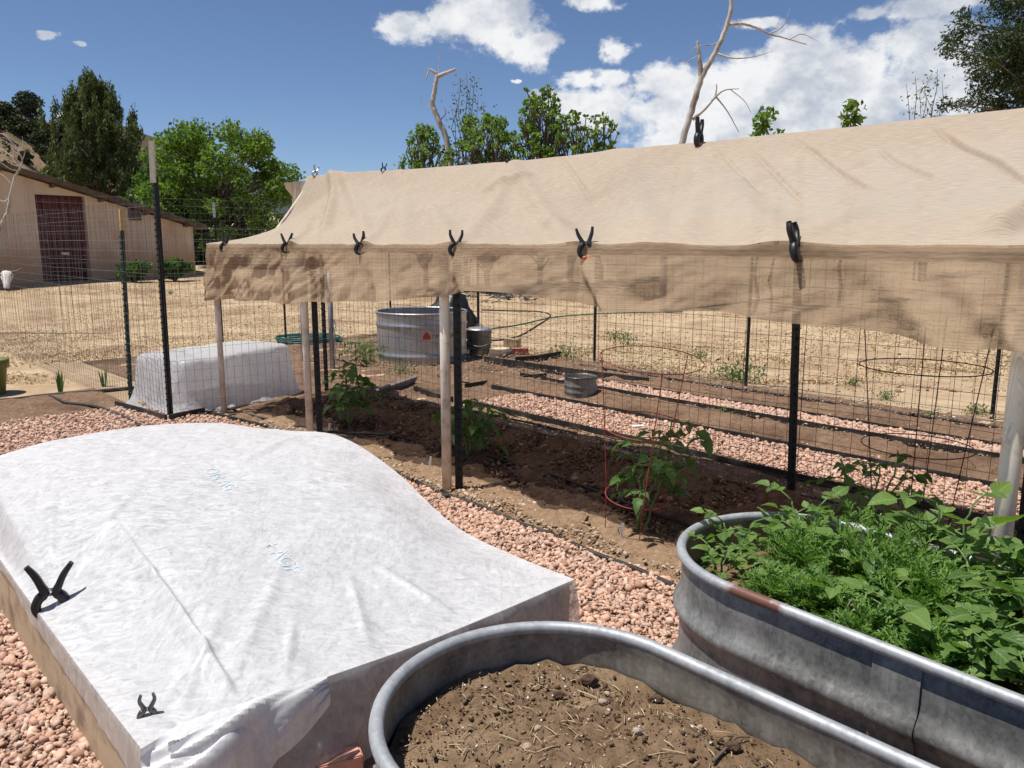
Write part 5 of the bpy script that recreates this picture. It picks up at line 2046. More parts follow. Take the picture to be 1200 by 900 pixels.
def tank_px(u, v):
    P = at(u, v, .48)
    c = Matrix.Rotation(-GANG, 3, 'Z') @ Vector((P[0] - LA[0], P[1] - LA[1], 0))
    return c.x, c.y


for i, (u, v, r, mt, lb, ct) in enumerate([(690, 802, .021, 'dark_soil', 'dark clod at the far wall of the near tank', 'clod'), (770, 820, .015, 'dark_soil', 'dark clod at the right of the bare soil', 'clod'), (706, 826, .010, 'rock', 'tan pebble in the middle of the bare soil', 'pebble'),
                                   (747, 866, .011, 'rock', 'pale pebble right of centre on the bare soil', 'pebble'), (820, 855, .008, 'rock', 'small round pebble near the right tank wall', 'pebble'), (858, 886, .017, 'dark_soil', 'dark clod at the lower right of the bare soil', 'clod'),
                                   (655, 820, .013, 'dark_soil', 'dark clod left of the far clod', 'clod'), (712, 815, .008, 'rock', 'grey pebble by the far clod', 'pebble'), (630, 862, .009, 'rock', 'grey pebble left of centre on the bare soil', 'pebble'), (618, 885, .010, 'rock', 'small grey pebble near the straw slivers', 'pebble')]):
    x, y = tank_px(u, v)
    lump(ct, x, y, r, mt, lb, i * 3.1, ct)
# a dry twig lying on the soil
pts = [tank_px(u, v) for u, v in ((835, 905), (850, 888), (862, 876), (878, 872))]
MBt = MB().tube(smooth_path([tank_world(np.array(a), np.array(b_), float(soil_z(np.array(a), np.array(b_))) + .008) for a, b_ in pts], 14), np.linspace(.004, .002, 13), 6)
setp(MBt.build('twig', 'bark'), 'dry dark twig on the bare soil by the right tank wall', 'twig')


# ------------------------------------------------------------------ plants
def leaf_data(name, mat, width=.62, fold=.18, curl=.25, seed=0, jag=0.0, tipk=1.0):
    """a leaf one unit long along +x, facing +z"""
    nu, nv = 9, 5
    u = np.linspace(0, 1, nu)
    half = width / 2 * np.sin(PI * u ** .72) ** .85 * (1 - .25 * u) * 1.15
    half[0] = .012
    half[-1] = .006
    V, uv = [], []
    rg = np.random.default_rng(seed)
    for i in range(nu):
        for j, q in enumerate(np.linspace(-1, 1, nv)):
            h = half[i] * (1 + jag * (.5 - (i % 2)))
            x = u[i] + .06 * abs(q) * (1 - u[i])
            y = q * h
            z = fold * abs(q) * h * 1.3 - curl * (u[i] - .25) ** 2 * (1 if u[i] > .25 else 0) + .018 * math.sin(u[i] * 17 + abs(q) * 3) * abs(q) + rg.normal() * .008
            V.append((x, y, z))
            uv.append((q * .5, u[i]))
    me = bpy.data.meshes.new(name)
    me.from_pydata(V, [], [tuple(t) for t in grid_faces(nu, nv)])
    me.polygons.foreach_set('use_smooth', np.ones(len(me.polygons), bool))
    ul = me.uv_layers.new(name='UVMap')
    idx = np.zeros(len(me.loops), np.int32)
    me.loops.foreach_get('vertex_index', idx)
    ul.data.foreach_set('uv', np.array(uv, np.float32)[idx].ravel())
    me.materials.append(MATS[mat])
    return me


POT = [leaf_data('leaf', 'leaf_potato', .66, .2, .3, 1), leaf_data('leaf', 'leaf_potato', .56, .35, .5, 2), leaf_data('leaf', 'leaf_potato', .72, .1, .15, 3), leaf_data('leaf', 'leaf_potato', .6, .3, -.25, 4)]
TOM = [leaf_data('leaf', 'leaf_tomato', .5, .3, .5, 5, .25), leaf_data('leaf', 'leaf_tomato', .55, .2, .8, 6, .25)]


def put_leaf(parent, data, pos, direc, normal, size):
    x = np.asarray(direc, float)
    x /= np.linalg.norm(x)
    z = np.asarray(normal, float)
    z = z - x * (z @ x)
    z /= np.linalg.norm(z) + 1e-9
    yv = np.cross(z, x)
    o = bpy.data.objects.new('leaf', data)
    COL.objects.link(o)
    o.parent = parent
    M = Matrix(((x[0] * size, yv[0] * size, z[0] * size, pos[0]), (x[1] * size, yv[1] * size, z[1] * size, pos[1]), (x[2] * size, yv[2] * size, z[2] * size, pos[2]), (0, 0, 0, 1)))
    o.matrix_basis = M
    return o


def broad_plant(name, base, h, spread, nstem, leafsz, datas, label, cat, rng, group=None, per=4, pairs=2, lean=(0, 0), stem_mat='green_stem', droop=0.0):
    root = empty(name, base, label, cat, group)
    mb = MB()
    for k in range(nstem):
        a = k * 2.4 + rng.uniform(-.5, .5)
        d = np.array([math.cos(a), math.sin(a), 0])
        tipp = d * spread * rng.uniform(.35, .8) + np.array([lean[0], lean[1], 0]) + np.array([0, 0, h * rng.uniform(.7, 1.0)])
        pth = limb((0, 0, -.01), tipp, rng, 9, .03)
        mb.tube(pth, np.linspace(.0062, .0028, 9) * (h / .28) ** .4, 6)
        for q in range(per):
            i = int(np.interp(q, [0, max(1, per - 1)], [3, 8]))
            p0 = pth[i]
            b = a + q * 2.2 + rng.uniform(-.5, .5)
            dd = np.array([math.cos(b), math.sin(b), rng.uniform(.15, .75) - droop])
            dd /= np.linalg.norm(dd)
            Lp = leafsz * rng.uniform(1.1, 1.9)
            p1 = p0 + dd * Lp
            pet = limb(p0, p1, rng, 5, .02)
            pet[:, 2] -= np.linspace(0, 1, 5) ** 2 * Lp * .18
            mb.tube(pet, np.linspace(.0032, .0018, 5), 5)
            side = np.cross(dd, [0, 0, 1.0])
            side /= np.linalg.norm(side)
            nrm = np.array([0, 0, 1.0]) + rng.normal(size=3) * .28
            put_leaf(root, datas[rng.integers(len(datas))], pet[-1], dd + np.array([0, 0, rng.uniform(-.55, .1) - droop]), nrm, leafsz * rng.uniform(.85, 1.25))
            for r_ in range(pairs):
                pp = pet[max(1, 3 - r_ * 1)]
                for sd in (-1, 1):
                    put_leaf(root, datas[rng.integers(len(datas))], pp, side * sd + dd * rng.uniform(.25, .7) + np.array([0, 0, rng.uniform(-.35, .2) - droop * .5]), nrm + rng.normal(size=3) * .22, leafsz * rng.uniform(.5, .85) * (1 - .2 * r_))
    mb.build('stem', stem_mat, root, local=True)
    return root


def feather_plant(name, base, h, spread, n, label, rng, group=None):
    """a low plant of finely cut, feathery leaves"""
    root = empty(name, base, label, 'plant', group)
    mb = MB()
    Vs, Fs, c = [], [], 0
    for k in range(n):
        a = k * 2.399 + rng.uniform(-.3, .3)
        t = math.sqrt((k + .5) / n)
        d = np.array([math.cos(a), math.sin(a), 0])
        hz = h * rng.uniform(.4, 1.1) * (1 - .35 * t)
        tip = d * spread * t * rng.uniform(.8, 1.1) + np.array([0, 0, hz])
        st = d * spread * t * .2 + np.array([0, 0, hz * rng.uniform(.15, .4)])
        if k % 5 == 0:
            mb.tube(limb((0, 0, -.01), st + [0, 0, .02], rng, 5, .03), np.linspace(.004, .002, 5), 5)
        pth = limb(st, tip, rng, 9, .02)
        pth[:, 2] -= np.linspace(0, 1, 9) ** 3 * .03
        side = np.cross(d, [0, 0, 1.0])
        for i in range(2, 9):
            ax = pth[i] - pth[i - 1]
            ax = ax / np.linalg.norm(ax)
            for sd in (-1, 1, 0) if i == 8 else (-1, 1):
                dd = side * sd * .9 + ax * .7 + np.array([0, 0, .25]) + rng.normal(size=3) * .15
                dd /= np.linalg.norm(dd)
                l = .030 * rng.uniform(.7, 1.2) * (1.15 - abs(i - 5) * .1)
                wv = np.cross(dd, [0, 0, 1.0] + rng.normal(size=3) * .3)
                wv /= np.linalg.norm(wv)
                wv = wv * .0029
                p = pth[i]
                m_ = p + dd * l * .55 + [0, 0, .003]
                Vs += [p - wv * .5, p + wv * .5, m_ + wv, p + dd * l, m_ - wv]
                Fs.append((c, c + 1, c + 2, c + 3, c + 4))
                c += 5
                for s2 in (-1, 1):     # forked lobes
                    e = m_ + (dd * .5 + wv / .0029 * s2 * .6) * l * .5
                    Vs += [m_ - dd * .002, e + wv * .7, e - wv * .7 + dd * .004]
                    Fs.append((c, c + 1, c + 2))
                    c += 3
    mb.build('stem', 'green_stem', root, local=True)
    # leaves bend away from the tank wall instead of passing through it
    Vw = np.array(Vs) + np.asarray(base)
    c_, s_ = math.cos(GANG - .06), math.sin(GANG - .06)
    dx_, dy_ = Vw[:, 0] - LB[0], Vw[:, 1] - LB[1]
    tx, ty = dx_ * c_ + dy_ * s_, -dx_ * s_ + dy_ * c_
    sx = np.clip(tx, 0, 1.35)
    rad_ = np.hypot(tx - sx, ty) + 1e-9
    lim = np.where(Vw[:, 2] < .64, np.minimum(1, .345 / rad_), 1)
    tx, ty = sx + (tx - sx) * lim, ty * lim
    Vw[:, 0], Vw[:, 1] = LB[0] + tx * c_ - ty * s_, LB[1] + tx * s_ + ty * c_
    make('foliage', Vw - np.asarray(base), Fs, 'leaf_feather', root, smooth=False, local=True)
    return root


rp = np.random.default_rng(5)
GP = 'plants crowded in the planted tank'


def tb(x, y, z=.485):
    return tank_world(np.array(float(x)), np.array(float(y)), z, LB, GANG - .06)


# broad-leaved plants: (along the tank, across it, height, spread, stems, leaf size, label)
for (x, y, h, sp_, ns_, ls, lb) in [(-.27, .02, .17, .10, 3, .072, 'small broad-leaved plant at the left end of the planted tank'),
                                    (-.14, .24, .20, .11, 3, .078, 'leafy plant hanging over the far left rim of the planted tank'),
                                    (-.20, -.16, .13, .08, 3, .062, 'drooping small plant inside the near left curve of the tank rim'),
                                    (.10, .20, .20, .10, 3, .075, 'leafy plant by the far rim beside the feathery foliage'),
                                    (.34, .28, .34, .10, 3, .105, 'tall plant with pale upright leaves at the far rim'),
                                    (.33, -.16, .19, .12, 3, .088, 'plant with round glossy leaves near the rusty rim'),
                                    (.46, .06, .22, .13, 4, .085, 'bushy plant in the middle of the planted tank'),
                                    (.62, -.17, .19, .11, 4, .082, 'bushy plant against the near wall above the seam'),
                                    (.60, .20, .26, .13, 4, .088, 'broad-leaved plant in front of the cream pole'),
                                    (.76, .0, .24, .14, 4, .085, 'bushy plant right of the middle of the tank'),
                                    (.86, -.18, .20, .11, 4, .082, 'plant spilling at the right end of the near rim'),
                                    (.92, .18, .25, .14, 4, .085, 'broad-leaved plant at the right edge of the picture'),
                                    (1.08, -.06, .24, .14, 4, .085, 'plant at the far right corner of the planted tank'),
                                    (.22, .10, .19, .10, 3, .08, 'broad leaves rising among the middle feathery foliage'),
                                    (.48, .26, .28, .12, 3, .09, 'broad-leaved plant beside the tall pale leaves at the far rim'),
                                    (.46, -.20, .17, .12, 3, .078, 'low bushy plant between the rusty rim and the seam'),
                                    (.74, -.24, .15, .08, 3, .07, 'low plant hugging the near wall right of the seam'),
                                    (.66, .04, .25, .12, 3, .085, 'tall bushy plant before the cream pole'),
                                    (.02, -.14, .13, .09, 3, .07, 'low broad-leaved plant left of the rusty rim'),
                                    (.98, .02, .26, .13, 3, .09, 'tall bushy plant near the right edge of the picture'),
                                    (.80, .30, .24, .12, 3, .085, 'broad-leaved plant just right of the cream pole foot'),
                                    (1.24, .14, .24, .13, 4, .085, 'plant at the far end of the planted tank, beyond the picture edge'),
                                    (1.36, -.12, .22, .13, 4, .085, 'last plant at the right end of the planted tank')]:
    broad_plant('potato_plant', tb(x, y), h * (.86 if .0 < x < .45 and y < .25 else 1), sp_, ns_, ls * .86, POT, lb, 'plant', rp, GP, per=4 if x < .55 else 5, pairs=2)
for (x, y, h, sp_, n_, lb) in [(-.02, .02, .17, .15, 46, 'feathery plant left of centre in the planted tank'), (.17, -.20, .13, .13, 38, 'low feathery plant close to the rusty rim'), (.14, .12, .21, .15, 46, 'feathery plant beside the far left rim plants'),
                               (.30, .05, .20, .15, 46, 'feathery plant in the middle of the planted tank'), (.76, .28, .21, .14, 40, 'feathery plant at the foot of the cream pole'), (.52, -.27, .12, .11, 30, 'low feathery plant under the near wall by the seam'),
                               (.74, -.14, .15, .12, 30, 'feathery plant among the right hand leaves'), (.22, .30, .20, .12, 34, 'feathery plant along the far rim of the tank'),
                               (.05, -.22, .12, .11, 34, 'low feathery plant inside the near left curve of the rim'), (.40, -.06, .18, .14, 44, 'feathery plant right of the middle of the tank'), (.34, -.28, .12, .10, 30, 'low feathery plant right beside the rusty rim'),
                               (.60, .32, .22, .12, 36, 'feathery plant against the far rim left of the cream pole'), (.95, .30, .22, .13, 36, 'feathery plant at the far right rim')]:
    feather_plant('feathery_plant', tb(x, y), h * 1.35 + .035, sp_ * 1.1, int(n_ * 1.75), lb, rp, GP)

# tomato plants in the shaded bed
for (u, v, h, sp_, ns_, lb) in [(410, 500, .56, .13, 3, 'dark tomato plant behind the second cream pole'), (549, 537, .46, .13, 3, 'tomato plant just behind the middle cream pole')]:
    P = at(u, v, .08)
    broad_plant('tomato_plant', P, h, sp_ * 1.3, ns_ + 1, .105, TOM, lb, 'tomato plant', rp, 'tomato plants in the dark bed', per=8, pairs=2, droop=.25)
P = at(748, 622, .07)
broad_plant('tomato_plant', P, .62, .26, 4, .10, TOM, 'tomato plant leaning right inside the red cage', 'tomato plant', rp, 'tomato plants in the dark bed', per=6, pairs=2, droop=.3, lean=(.10, 0))
P = np.array([1.74, 3.72, .08])
broad_plant('tomato_plant', P, .58, .28, 4, .10, TOM, 'dark tomato plant behind the planted tank inside the dark cage', 'tomato plant', rp, 'tomato plants in the dark bed', per=5, pairs=2, droop=.25)


# ------------------------------------------------------------------ tomato cages
def cage(base, rings, legs, mat, label, r=.0035, tilt=(0, 0), top_ext=.0):
    root = empty('tomato_cage', base, label, 'tomato cage', 'tomato cages')
    root.rotation_euler = (tilt[0], tilt[1], 0)
    for (z, rad) in rings:
        a = np.arange(36) * 2 * PI / 36
        MB().tube(np.stack([rad * np.cos(a), rad * np.sin(a), np.full(36, z)], 1), r, 6, closed=True).build('ring', mat, root, local=True)
    zt, zr = rings[0]
    zl, rl = rings[-1]
    for k in legs:
        d = np.array([math.cos(k), math.sin(k), 0])
        MB().tube([d * rl * .9 + [0, 0, -.08], d * rl + [0, 0, zl], d * zr + [0, 0, zt + top_ext]], r, 6).build('leg', mat, root, local=True)
    return root


P = at(742, 624, .05)
cage(P, [(.98, .262), (.62, .225), (.22, .17)], (2.75, 4.75, .6), 'cage_red', 'thin red wire cone cage around the caged tomato', .0026, tilt=(.13, .05))
P = at_depth(1083, 430, 3.75)
cage((P[0], P[1], .05), [(P[2] - .05, .285), (.58, .25), (.25, .18)], (2.5, 4.2, .8, 5.4), 'wire_rust', 'dark wire cone cage behind the planted tank', .0028, tilt=(.0, .0), top_ext=.22)


# ------------------------------------------------------------------ hoses and edging
def hose(pts, r, mat, name, label, cat='hose', n=60, sides=7):
    P = smooth_path(pts, n)
    return setp(MB().tube(P, r, sides).build(name, mat), label, cat)


def gl(s0, s1, w, z, amp=.015, n=14, seed=0, dw=0.0):
    rg = np.random.default_rng(seed)
    return [G(s_, w + rg.normal() * amp + dw * (s_ - s0), z) for s_ in np.linspace(s0, s1, n)]


def strip(pts, hgt, mat, label, thick=.012, z=0.0, name='bed_edging', tilt=0.0):
    P = np.array(pts)
    mb = MB()
    n = len(P)
    V, F = [], []
    for i in range(n):
        t = P[min(n - 1, i + 1)] - P[max(0, i - 1)]
        t /= np.linalg.norm(t)
        y = np.array([-t[1], t[0], 0])
        for (a, b_) in ((-.5, 0), (.5, 0), (.5, 1), (-.5, 1)):
            V.append(P[i] + y * (a * thick + b_ * tilt * hgt) + np.array([0, 0, b_ * hgt]))
    for i in range(n - 1):
        for k in range(4):
            l = (k + 1) % 4
            F.append((i * 4 + k, i * 4 + l, i * 4 + 4 + l, i * 4 + 4 + k))
    F += [(3, 2, 1, 0), tuple((n - 1) * 4 + k for k in range(4))]
    return setp(make(name, V, F, mat, smooth=False), label, 'edging', 'black edging strips along the beds')


hose(gl(-6.9, 1.6, 7.62, .035, seed=1), .014, 'black_rubber', 'drip_hose', 'black drip hose before the far fence')
strip(gl(-6.2, 1.8, 6.85, .02, .012, seed=2, dw=.01), .045, 'black_rubber', 'black edging along the far side of the narrow gravel path')
strip(gl(-6.8, 1.8, 6.44, .02, .010, seed=3, dw=.01), .058, 'black_rubber', 'black edging along the near side of the narrow gravel path')
strip(gl(-6.4, 1.8, 5.66, .02, .010, seed=4), .06, 'black_rubber', 'black edging along the far side of the wide gravel path', thick=.016)
strip(gl(-6.0, 1.8, 4.97, .02, .010, seed=5, dw=-.005), .045, 'black_rubber', 'black edging along the near side of the wide gravel path')
strip([at(u, v, .012) for u, v in ((568, 426), (640, 437), (705, 446), (760, 453))], .10, 'black_rubber', 'long loose black strip near the bricks', thick=.02)
strip([at(u, v, .012) for u, v in ((604, 426), (630, 424), (657, 419))], .09, 'black_rubber', 'short loose black strip end right of the red brick', thick=.02)
strip([at(u, v, .012) for u, v in ((545, 456), (590, 449), (640, 443))], .06, 'black_rubber', 'loose black strip crossing behind the middle pole', thick=.02)
strip([at(u, v, .012) for u, v in ((486, 458), (508, 466), (530, 471))], .055, 'black_rubber', 'short black strip beside the weathered board', thick=.03)
# fence-corner edging
strip([at(u, v, .0) for u, v in ((136, 478), (165, 486), (195, 495))], .07, 'black_rubber', 'black edging meeting the tall corner post from the left', thick=.02)
strip([at(u, v, .0) for u, v in ((199, 495), (240, 486))], .07, 'black_rubber', 'black edging meeting the tall corner post from the right', thick=.02)
strip([at(u, v, .0) for u, v in ((242, 487), (275, 495), (330, 508))], .05, 'black_rubber', 'black edging running from the first cream pole', thick=.02)
hose([at(u, v, .02) for u, v in ((-60, 476), (0, 470), (60, 463), (110, 459), (170, 453), (200, 449))], .020, 'black_rubber', 'irrigation_pipe', 'black irrigation pipe along the edge of the dry grass')
hose([at(u, v, .03) for u, v in ((58, 464), (80, 472), (110, 476), (135, 484), (165, 499))], .016, 'black_rubber', 'irrigation_pipe', 'black pipe branching over the gravel to the white cover')
hose([at(u, v, .025) for u, v in ((380, 500), (440, 540), (513, 577), (530, 582), (566, 595), (610, 614), (642, 625), (700, 650), (745, 667), (795, 690), (850, 720))], .016, 'black_rubber', 'irrigation_pipe', 'black pipe between the pink gravel and the tan soil')
hose([at(u, v, .10) for u, v in ((350, 498), (385, 506), (430, 508), (460, 511), (521, 524), (560, 533), (593, 541), (607, 545), (655, 559), (723, 585), (790, 610), (850, 630))], .011, 'black_rubber', 'drip_hose', 'black drip hose through the dark tomato bed')
hose([at(u, v, .03) for u, v in ((240, 486), (262, 478), (300, 488), (350, 498))], .011, 'black_rubber', 'drip_hose', 'black drip hose at the foot of the first cream pole')
hose([at(u, v, .06) for u, v in ((715, 575), (700, 590), (690, 604), (686, 610))], .006, 'black_rubber', 'drip_hose', 'thin black drip line bending toward the caged tomato')
hose([at(u, v, .02) for u, v in ((470, 470), (520, 476), (560, 483), (640, 500), (700, 516), (780, 540), (900, 580), (960, 600))], .010, 'black_rubber', 'drip_hose', 'black drip hose behind the wire trellis')


def gpx(u, v, dz=.015):
    """where a pixel's ray meets the terrain"""
    r = ray(u, v)
    for k in np.linspace(4, 40, 2400):
        P = EYE + r * k
        if P[2] < gnd(P[0], P[1]):
            return P + np.array([0, 0, dz])
    return EYE + r * 30


hose([gpx(u, v) for u, v in ((560, 398), (577, 400), (595, 398), (610, 394), (630, 382), (645, 371), (632, 366), (600, 365), (565, 364))], .014, 'black_rubber', 'garden_hose', 'black hose looping over the dry grass beyond the bricks')
hose([gpx(u, v) for u, v in ((577, 386), (610, 381), (647, 373), (690, 369), (740, 367), (800, 366))], .013, 'hose_green', 'garden_hose', 'green hose lying across the field behind the lidded pail')
pts = []
c0 = gpx(362, 401)
for a in np.linspace(0, 2 * PI * 4.2, 110):
    k = .42 + .05 * math.sin(a * .37 + 1)
    pts.append(c0 + np.array([k * 1.15 * math.cos(a) + .03 * math.sin(a * .23), k * math.sin(a), .012 + .006 * a / 2]))
pts += [c0 + np.array([.7, -.3, .01]), c0 + np.array([1.2, -.2, .01]), c0 + np.array([1.7, -.1, .01])]
setp(MB().tube(np.array(pts), .013, 6).build('garden_hose', 'hose_teal'), 'coiled teal garden hose on the dry grass', 'hose')

# ------------------------------------------------------------------ things beyond the trellis
# round stock tank with its printed mark
def round_tank():
    c = at(489, 430) + np.array([0, .62, 0])
    r, H = .615, .68
    root = empty('stock_tank', c, 'round shiny galvanised tank with red logo on the dry grass', 'stock tank')
    bead = lambda z: r + .016 * math.exp(-((z - .52) / .02) ** 2) + .016 * math.exp(-((z - .12) / .022) ** 2)
    zs = np.concatenate([[0], np.linspace(.02, H, 44)])
    MB().lathe([(bead(z), z) for z in zs] + [(bead(z) - .006, z) for z in zs[::-1]], (0, 0, 0), 56).build('wall', 'galv_bright', root, local=True)
    a = np.arange(48) * 2 * PI / 48
    MB().tube(np.stack([r * np.cos(a), r * np.sin(a), np.full(48, H)], 1), .017, 8, closed=True).build('rim', 'galv_bright', root, local=True)
    # logo: a red bell shape, then the letters
    def curved(verts, faces, name, mat, ang0, z0):
        v = np.asarray(verts, float)
        th = ang0 + v[:, 0] / r
        rr_ = r + .004
        return make(name, np.stack([rr_ * np.cos(th), rr_ * np.sin(th), z0 + v[:, 1]], 1), faces, mat, root, local=True)
    th0 = -PI / 2 + math.asin(((500 - 489) / 930 * c[1]) / r)
    q = np.array([(-.065, -.06), (.065, -.06), (.075, -.02), (.05, .035), (.03, .05), (.025, .075), (-.025, .075), (-.03, .05), (-.05, .035), (-.075, -.02)])
    n_ = len(q)
    curved(q * .72, [tuple(range(n_))], 'logo', 'red_print', th0, .40)
    cu = bpy.data.curves.new('t', 'FONT')
    cu.body = 'COUNTYLINE'
    cu.size = .06
    cu.resolution_u = 2
    ob = bpy.data.objects.new('t', cu)
    COL.objects.link(ob)
    dg = bpy.context.evaluated_depsgraph_get()
    me = ob.evaluated_get(dg).to_mesh()
    v = np.array([x.co[:] for x in me.vertices])
    f = [tuple(p.vertices) for p in me.polygons]
    ob.evaluated_get(dg).to_mesh_clear()
    bpy.data.objects.remove(ob)
    v[:, 0] += .068
    v[:, 1] -= .012
    curved(v, f, 'lettering', 'black_print', th0, .39)
    return c


CT = round_tank()
# black plastic sheet bundled on the tank's far right
v, f = ico(4)
d = 1 + .32 * fbm(v[:, 0] * 2.2, v[:, 1] * 2.2, v[:, 2] * 2.2, oct=4)
v = v * d[:, None] * np.array([.36, .3, .52])
v[:, 2] = np.maximum(v[:, 2], -.36)
setp(make('plastic_bag', v + CT + np.array([.34, .92, .36]), [tuple(q) for q in f], 'black_plastic'), 'bulging black plastic bag behind the round galvanised tank', 'bag')

# lidded pail
P = at(562, 415)
root = empty('metal_pail', P, 'galvanised pail with lid and bail beyond the middle pole', 'pail')
MB().lathe([(.155, 0), (.16, .01), (.178, .33), (.184, .335), (.184, .35), (.175, .352)], (0, 0, 0), 32).build('body', 'galv', root, local=True)
lid = MB().lathe([(.188, .352), (.192, .356), (.19, .372), (.16, .388), (.08, .402), (.004, .406)], (0, 0, 0), 32).build('lid', 'galv_bright', root, local=True)
a = np.linspace(0, PI, 12)
MB().tube(np.stack([.05 * np.cos(a), 0 * a, .402 + .035 * np.sin(a)], 1), .006, 6).build('lid_handle', 'galv', lid, local=True)
a = np.linspace(PI + .05, 2 * PI - .05, 20)
MB().tube(np.stack([.19 * np.cos(a), -.06 + .19 * np.sin(a) * .75, .26 + .12 * np.sin(a)], 1), .005, 6).build('bail', 'steel', root, local=True)

# bottomless metal ring in the far bed
P = at(680, 470)
root = empty('metal_ring', (P[0], P[1], .02), 'short open galvanised bucket in the brown bed', 'bucket')
zs = np.linspace(0, .24, 24)
bd = lambda z: .165 + .006 * math.exp(-((z - .15) / .012) ** 2) + .006 * math.exp(-((z - .09) / .012) ** 2)
MB().lathe([(bd(z), z) for z in zs] + [(bd(z) - .005, z) for z in zs[::-1]], (0, 0, 0), 36).build('wall', 'galv', root, local=True)
a = np.arange(32) * 2 * PI / 32
MB().tube(np.stack([.168 * np.cos(a), .168 * np.sin(a), np.full(32, .24)], 1), .008, 6, closed=True).build('rim', 'steel_dark', root, local=True)
MB().lathe([(.158, .15), (.10, .16), (.003, .163)], (0, 0, 0), 28).build('filling', 'rock', root, local=True)

P = gpx(609, 416, 0)
brick('brick', (P[0], P[1], 0.0), .15, 'brick_red', 'red brick on the soil beside the cut log', size=(.24, .12, .10), group='bricks near the lidded pail')
P = gpx(600, 410, 0)
brick('brick', (P[0], P[1], .0), -.5, 'wood_plank', 'brown block behind the red brick', 'block', size=(.24, .12, .17))
P = gpx(587, 419, 0)
root = empty('cut_log', P, 'short cut log with a pale sawn top near the pail', 'log')
MB().lathe([(.16, 0), (.165, .03), (.16, .13)], (0, 0, 0), 18).build('bark', 'bark', root, local=True)
MB().lathe([(.155, .131), (.10, .137), (.003, .138)], (0, 0, 0), 18).build('sawn_top', 'log_cut', root, local=True)

# weathered board lying in the bed
A, B = at(438, 463, .02), at(486, 446, .06)
mbx = MB()
mbx.bar(A, B, .14, .03, up=(.25, -.6, .85))
setp(mbx.build('board', 'wood_grey', smooth=False), 'weathered grey board lying askew in the far end of the tomato bed', 'board')

# galvanised gate posts
root = empty('gate_frame', gpx(375, 430, 0), 'two grey galvanised posts with a hanging chain behind the second cream pole', 'gate frame')
pa, pb = gpx(357, 424, 0), gpx(390, 432, 0)
for q in (pa, pb):
    MB().tube([q + [0, 0, -.05], q + [0, 0, 1.25]], .034, 14).build('post', 'galv_post', root)
MB().tube([pa + [0, 0, 1.2], pb + [0, 0, 1.2]], .025, 10).build('rail', 'galv_post', root)
mb = MB()
for k in range(18):
    z = .62 - k * .032
    a = np.arange(10) * 2 * PI / 10
    q = pb + np.array([.05 + .015 * math.sin(k * .8), -.03, z])
    pl = np.stack([.011 * np.cos(a), 0 * a, .02 * np.sin(a)], 1) if k % 2 else np.stack([0 * a, .011 * np.cos(a), .02 * np.sin(a)], 1)
    mb.tube(q + pl, .004, 5, closed=True)
mb.build('chain', 'steel', root)

# plant tags
for (u, v, lb) in [(503, 547, 'white plant tag left of the middle pole'), (385, 506, 'white plant tag by the second pole'), (727, 629, 'white plant tag at the caged tomato')]:
    P = at(u, v, .06)
    x = MB().bar(P + [0, 0, -.03], P + [.012, .0, .075], .016, .002, up=(1, 0, 0))
    setp(x.build('plant_tag', 'tag_white', smooth=False, origin=P), lb, 'plant tag', 'white plant tags in the tomato bed')
P = at(747, 505, .03)
x = MB().box(P + [0, 0, .03], (.11, .05, .035), Matrix.Rotation(.3, 3, 'Z'))
setp(x.build('stone_block', 'tag_white', smooth=False), 'small pale block on the gravel behind the red cage', 'block')

# cow skull at the foot of the barn
def skull():
    P = None
    r = ray(17, 337)
    for k in np.linspace(14, 30, 800):
        P = EYE + r * k
        if P[2] < gnd(P[0], P[1]) + .02:
            break
    P = P + np.array([.0, -.25, 0])
    root = empty('cow_skull', P, 'bleached cow skull with dark horns at the barn wall', 'skull')
    # long face: sections from the poll to the muzzle
    secs = [(0, .02, .05), (.04, .125, .10), (.12, .15, .12), (.20, .135, .11), (.30, .10, .085), (.42, .075, .065), (.52, .07, .05), (.56, .03, .02)]
    rows = []
    for (x, wv, hv) in secs:
        a = np.arange(14) * 2 * PI / 14
        rows.append(np.stack([wv * np.cos(a), np.full(14, x), hv * np.sin(a)], 1))
    v = np.concatenate(rows)
    R1 = np.array(Euler((math.radians(-48), 0, 0)).to_matrix())
    Rz = np.array(Euler((0, 0, math.radians(-155))).to_matrix())
    T = lambda q: (np.asarray(q) @ R1.T) @ Rz.T + np.array([0, 0, .42])
    make('cranium', T(v), [tuple(q) for q in grid_faces(len(secs), 14, True)], 'bone', root, local=True)
    for sd in (-1, 1):
        q = smooth_path([(sd * .10, .04, .03), (sd * .24, .0, .03), (sd * .34, -.04, .08), (sd * .38, -.10, .16)], 16)
        MB().tube(T(q), np.linspace(.035, .006, len(q)), 8).build('horn', 'horn', root, local=True)
        e, ff = ico(2)
        make('eye_socket', T(e * np.array([.022, .032, .03]) + np.array([sd * .118, .15, .055])), [tuple(q) for q in ff], 'horn', root, local=True)


skull()

# olive pot at the left edge
P = at(-14, 462)
root = empty('plant_pot', P, 'olive green pot at the left edge of the grass', 'pot')
MB().lathe([(.16, 0), (.165, .01), (.20, .28), (.225, .285), (.23, .375), (.215, .38), (.20, .33)], (0, 0, 0), 30).build('body', 'pot_olive', root, local=True)
MB().lathe([(.205, .33), (.1, .345), (.003, .35)], (0, 0, 0), 24).build('soil', 'dark_soil', root, local=True)


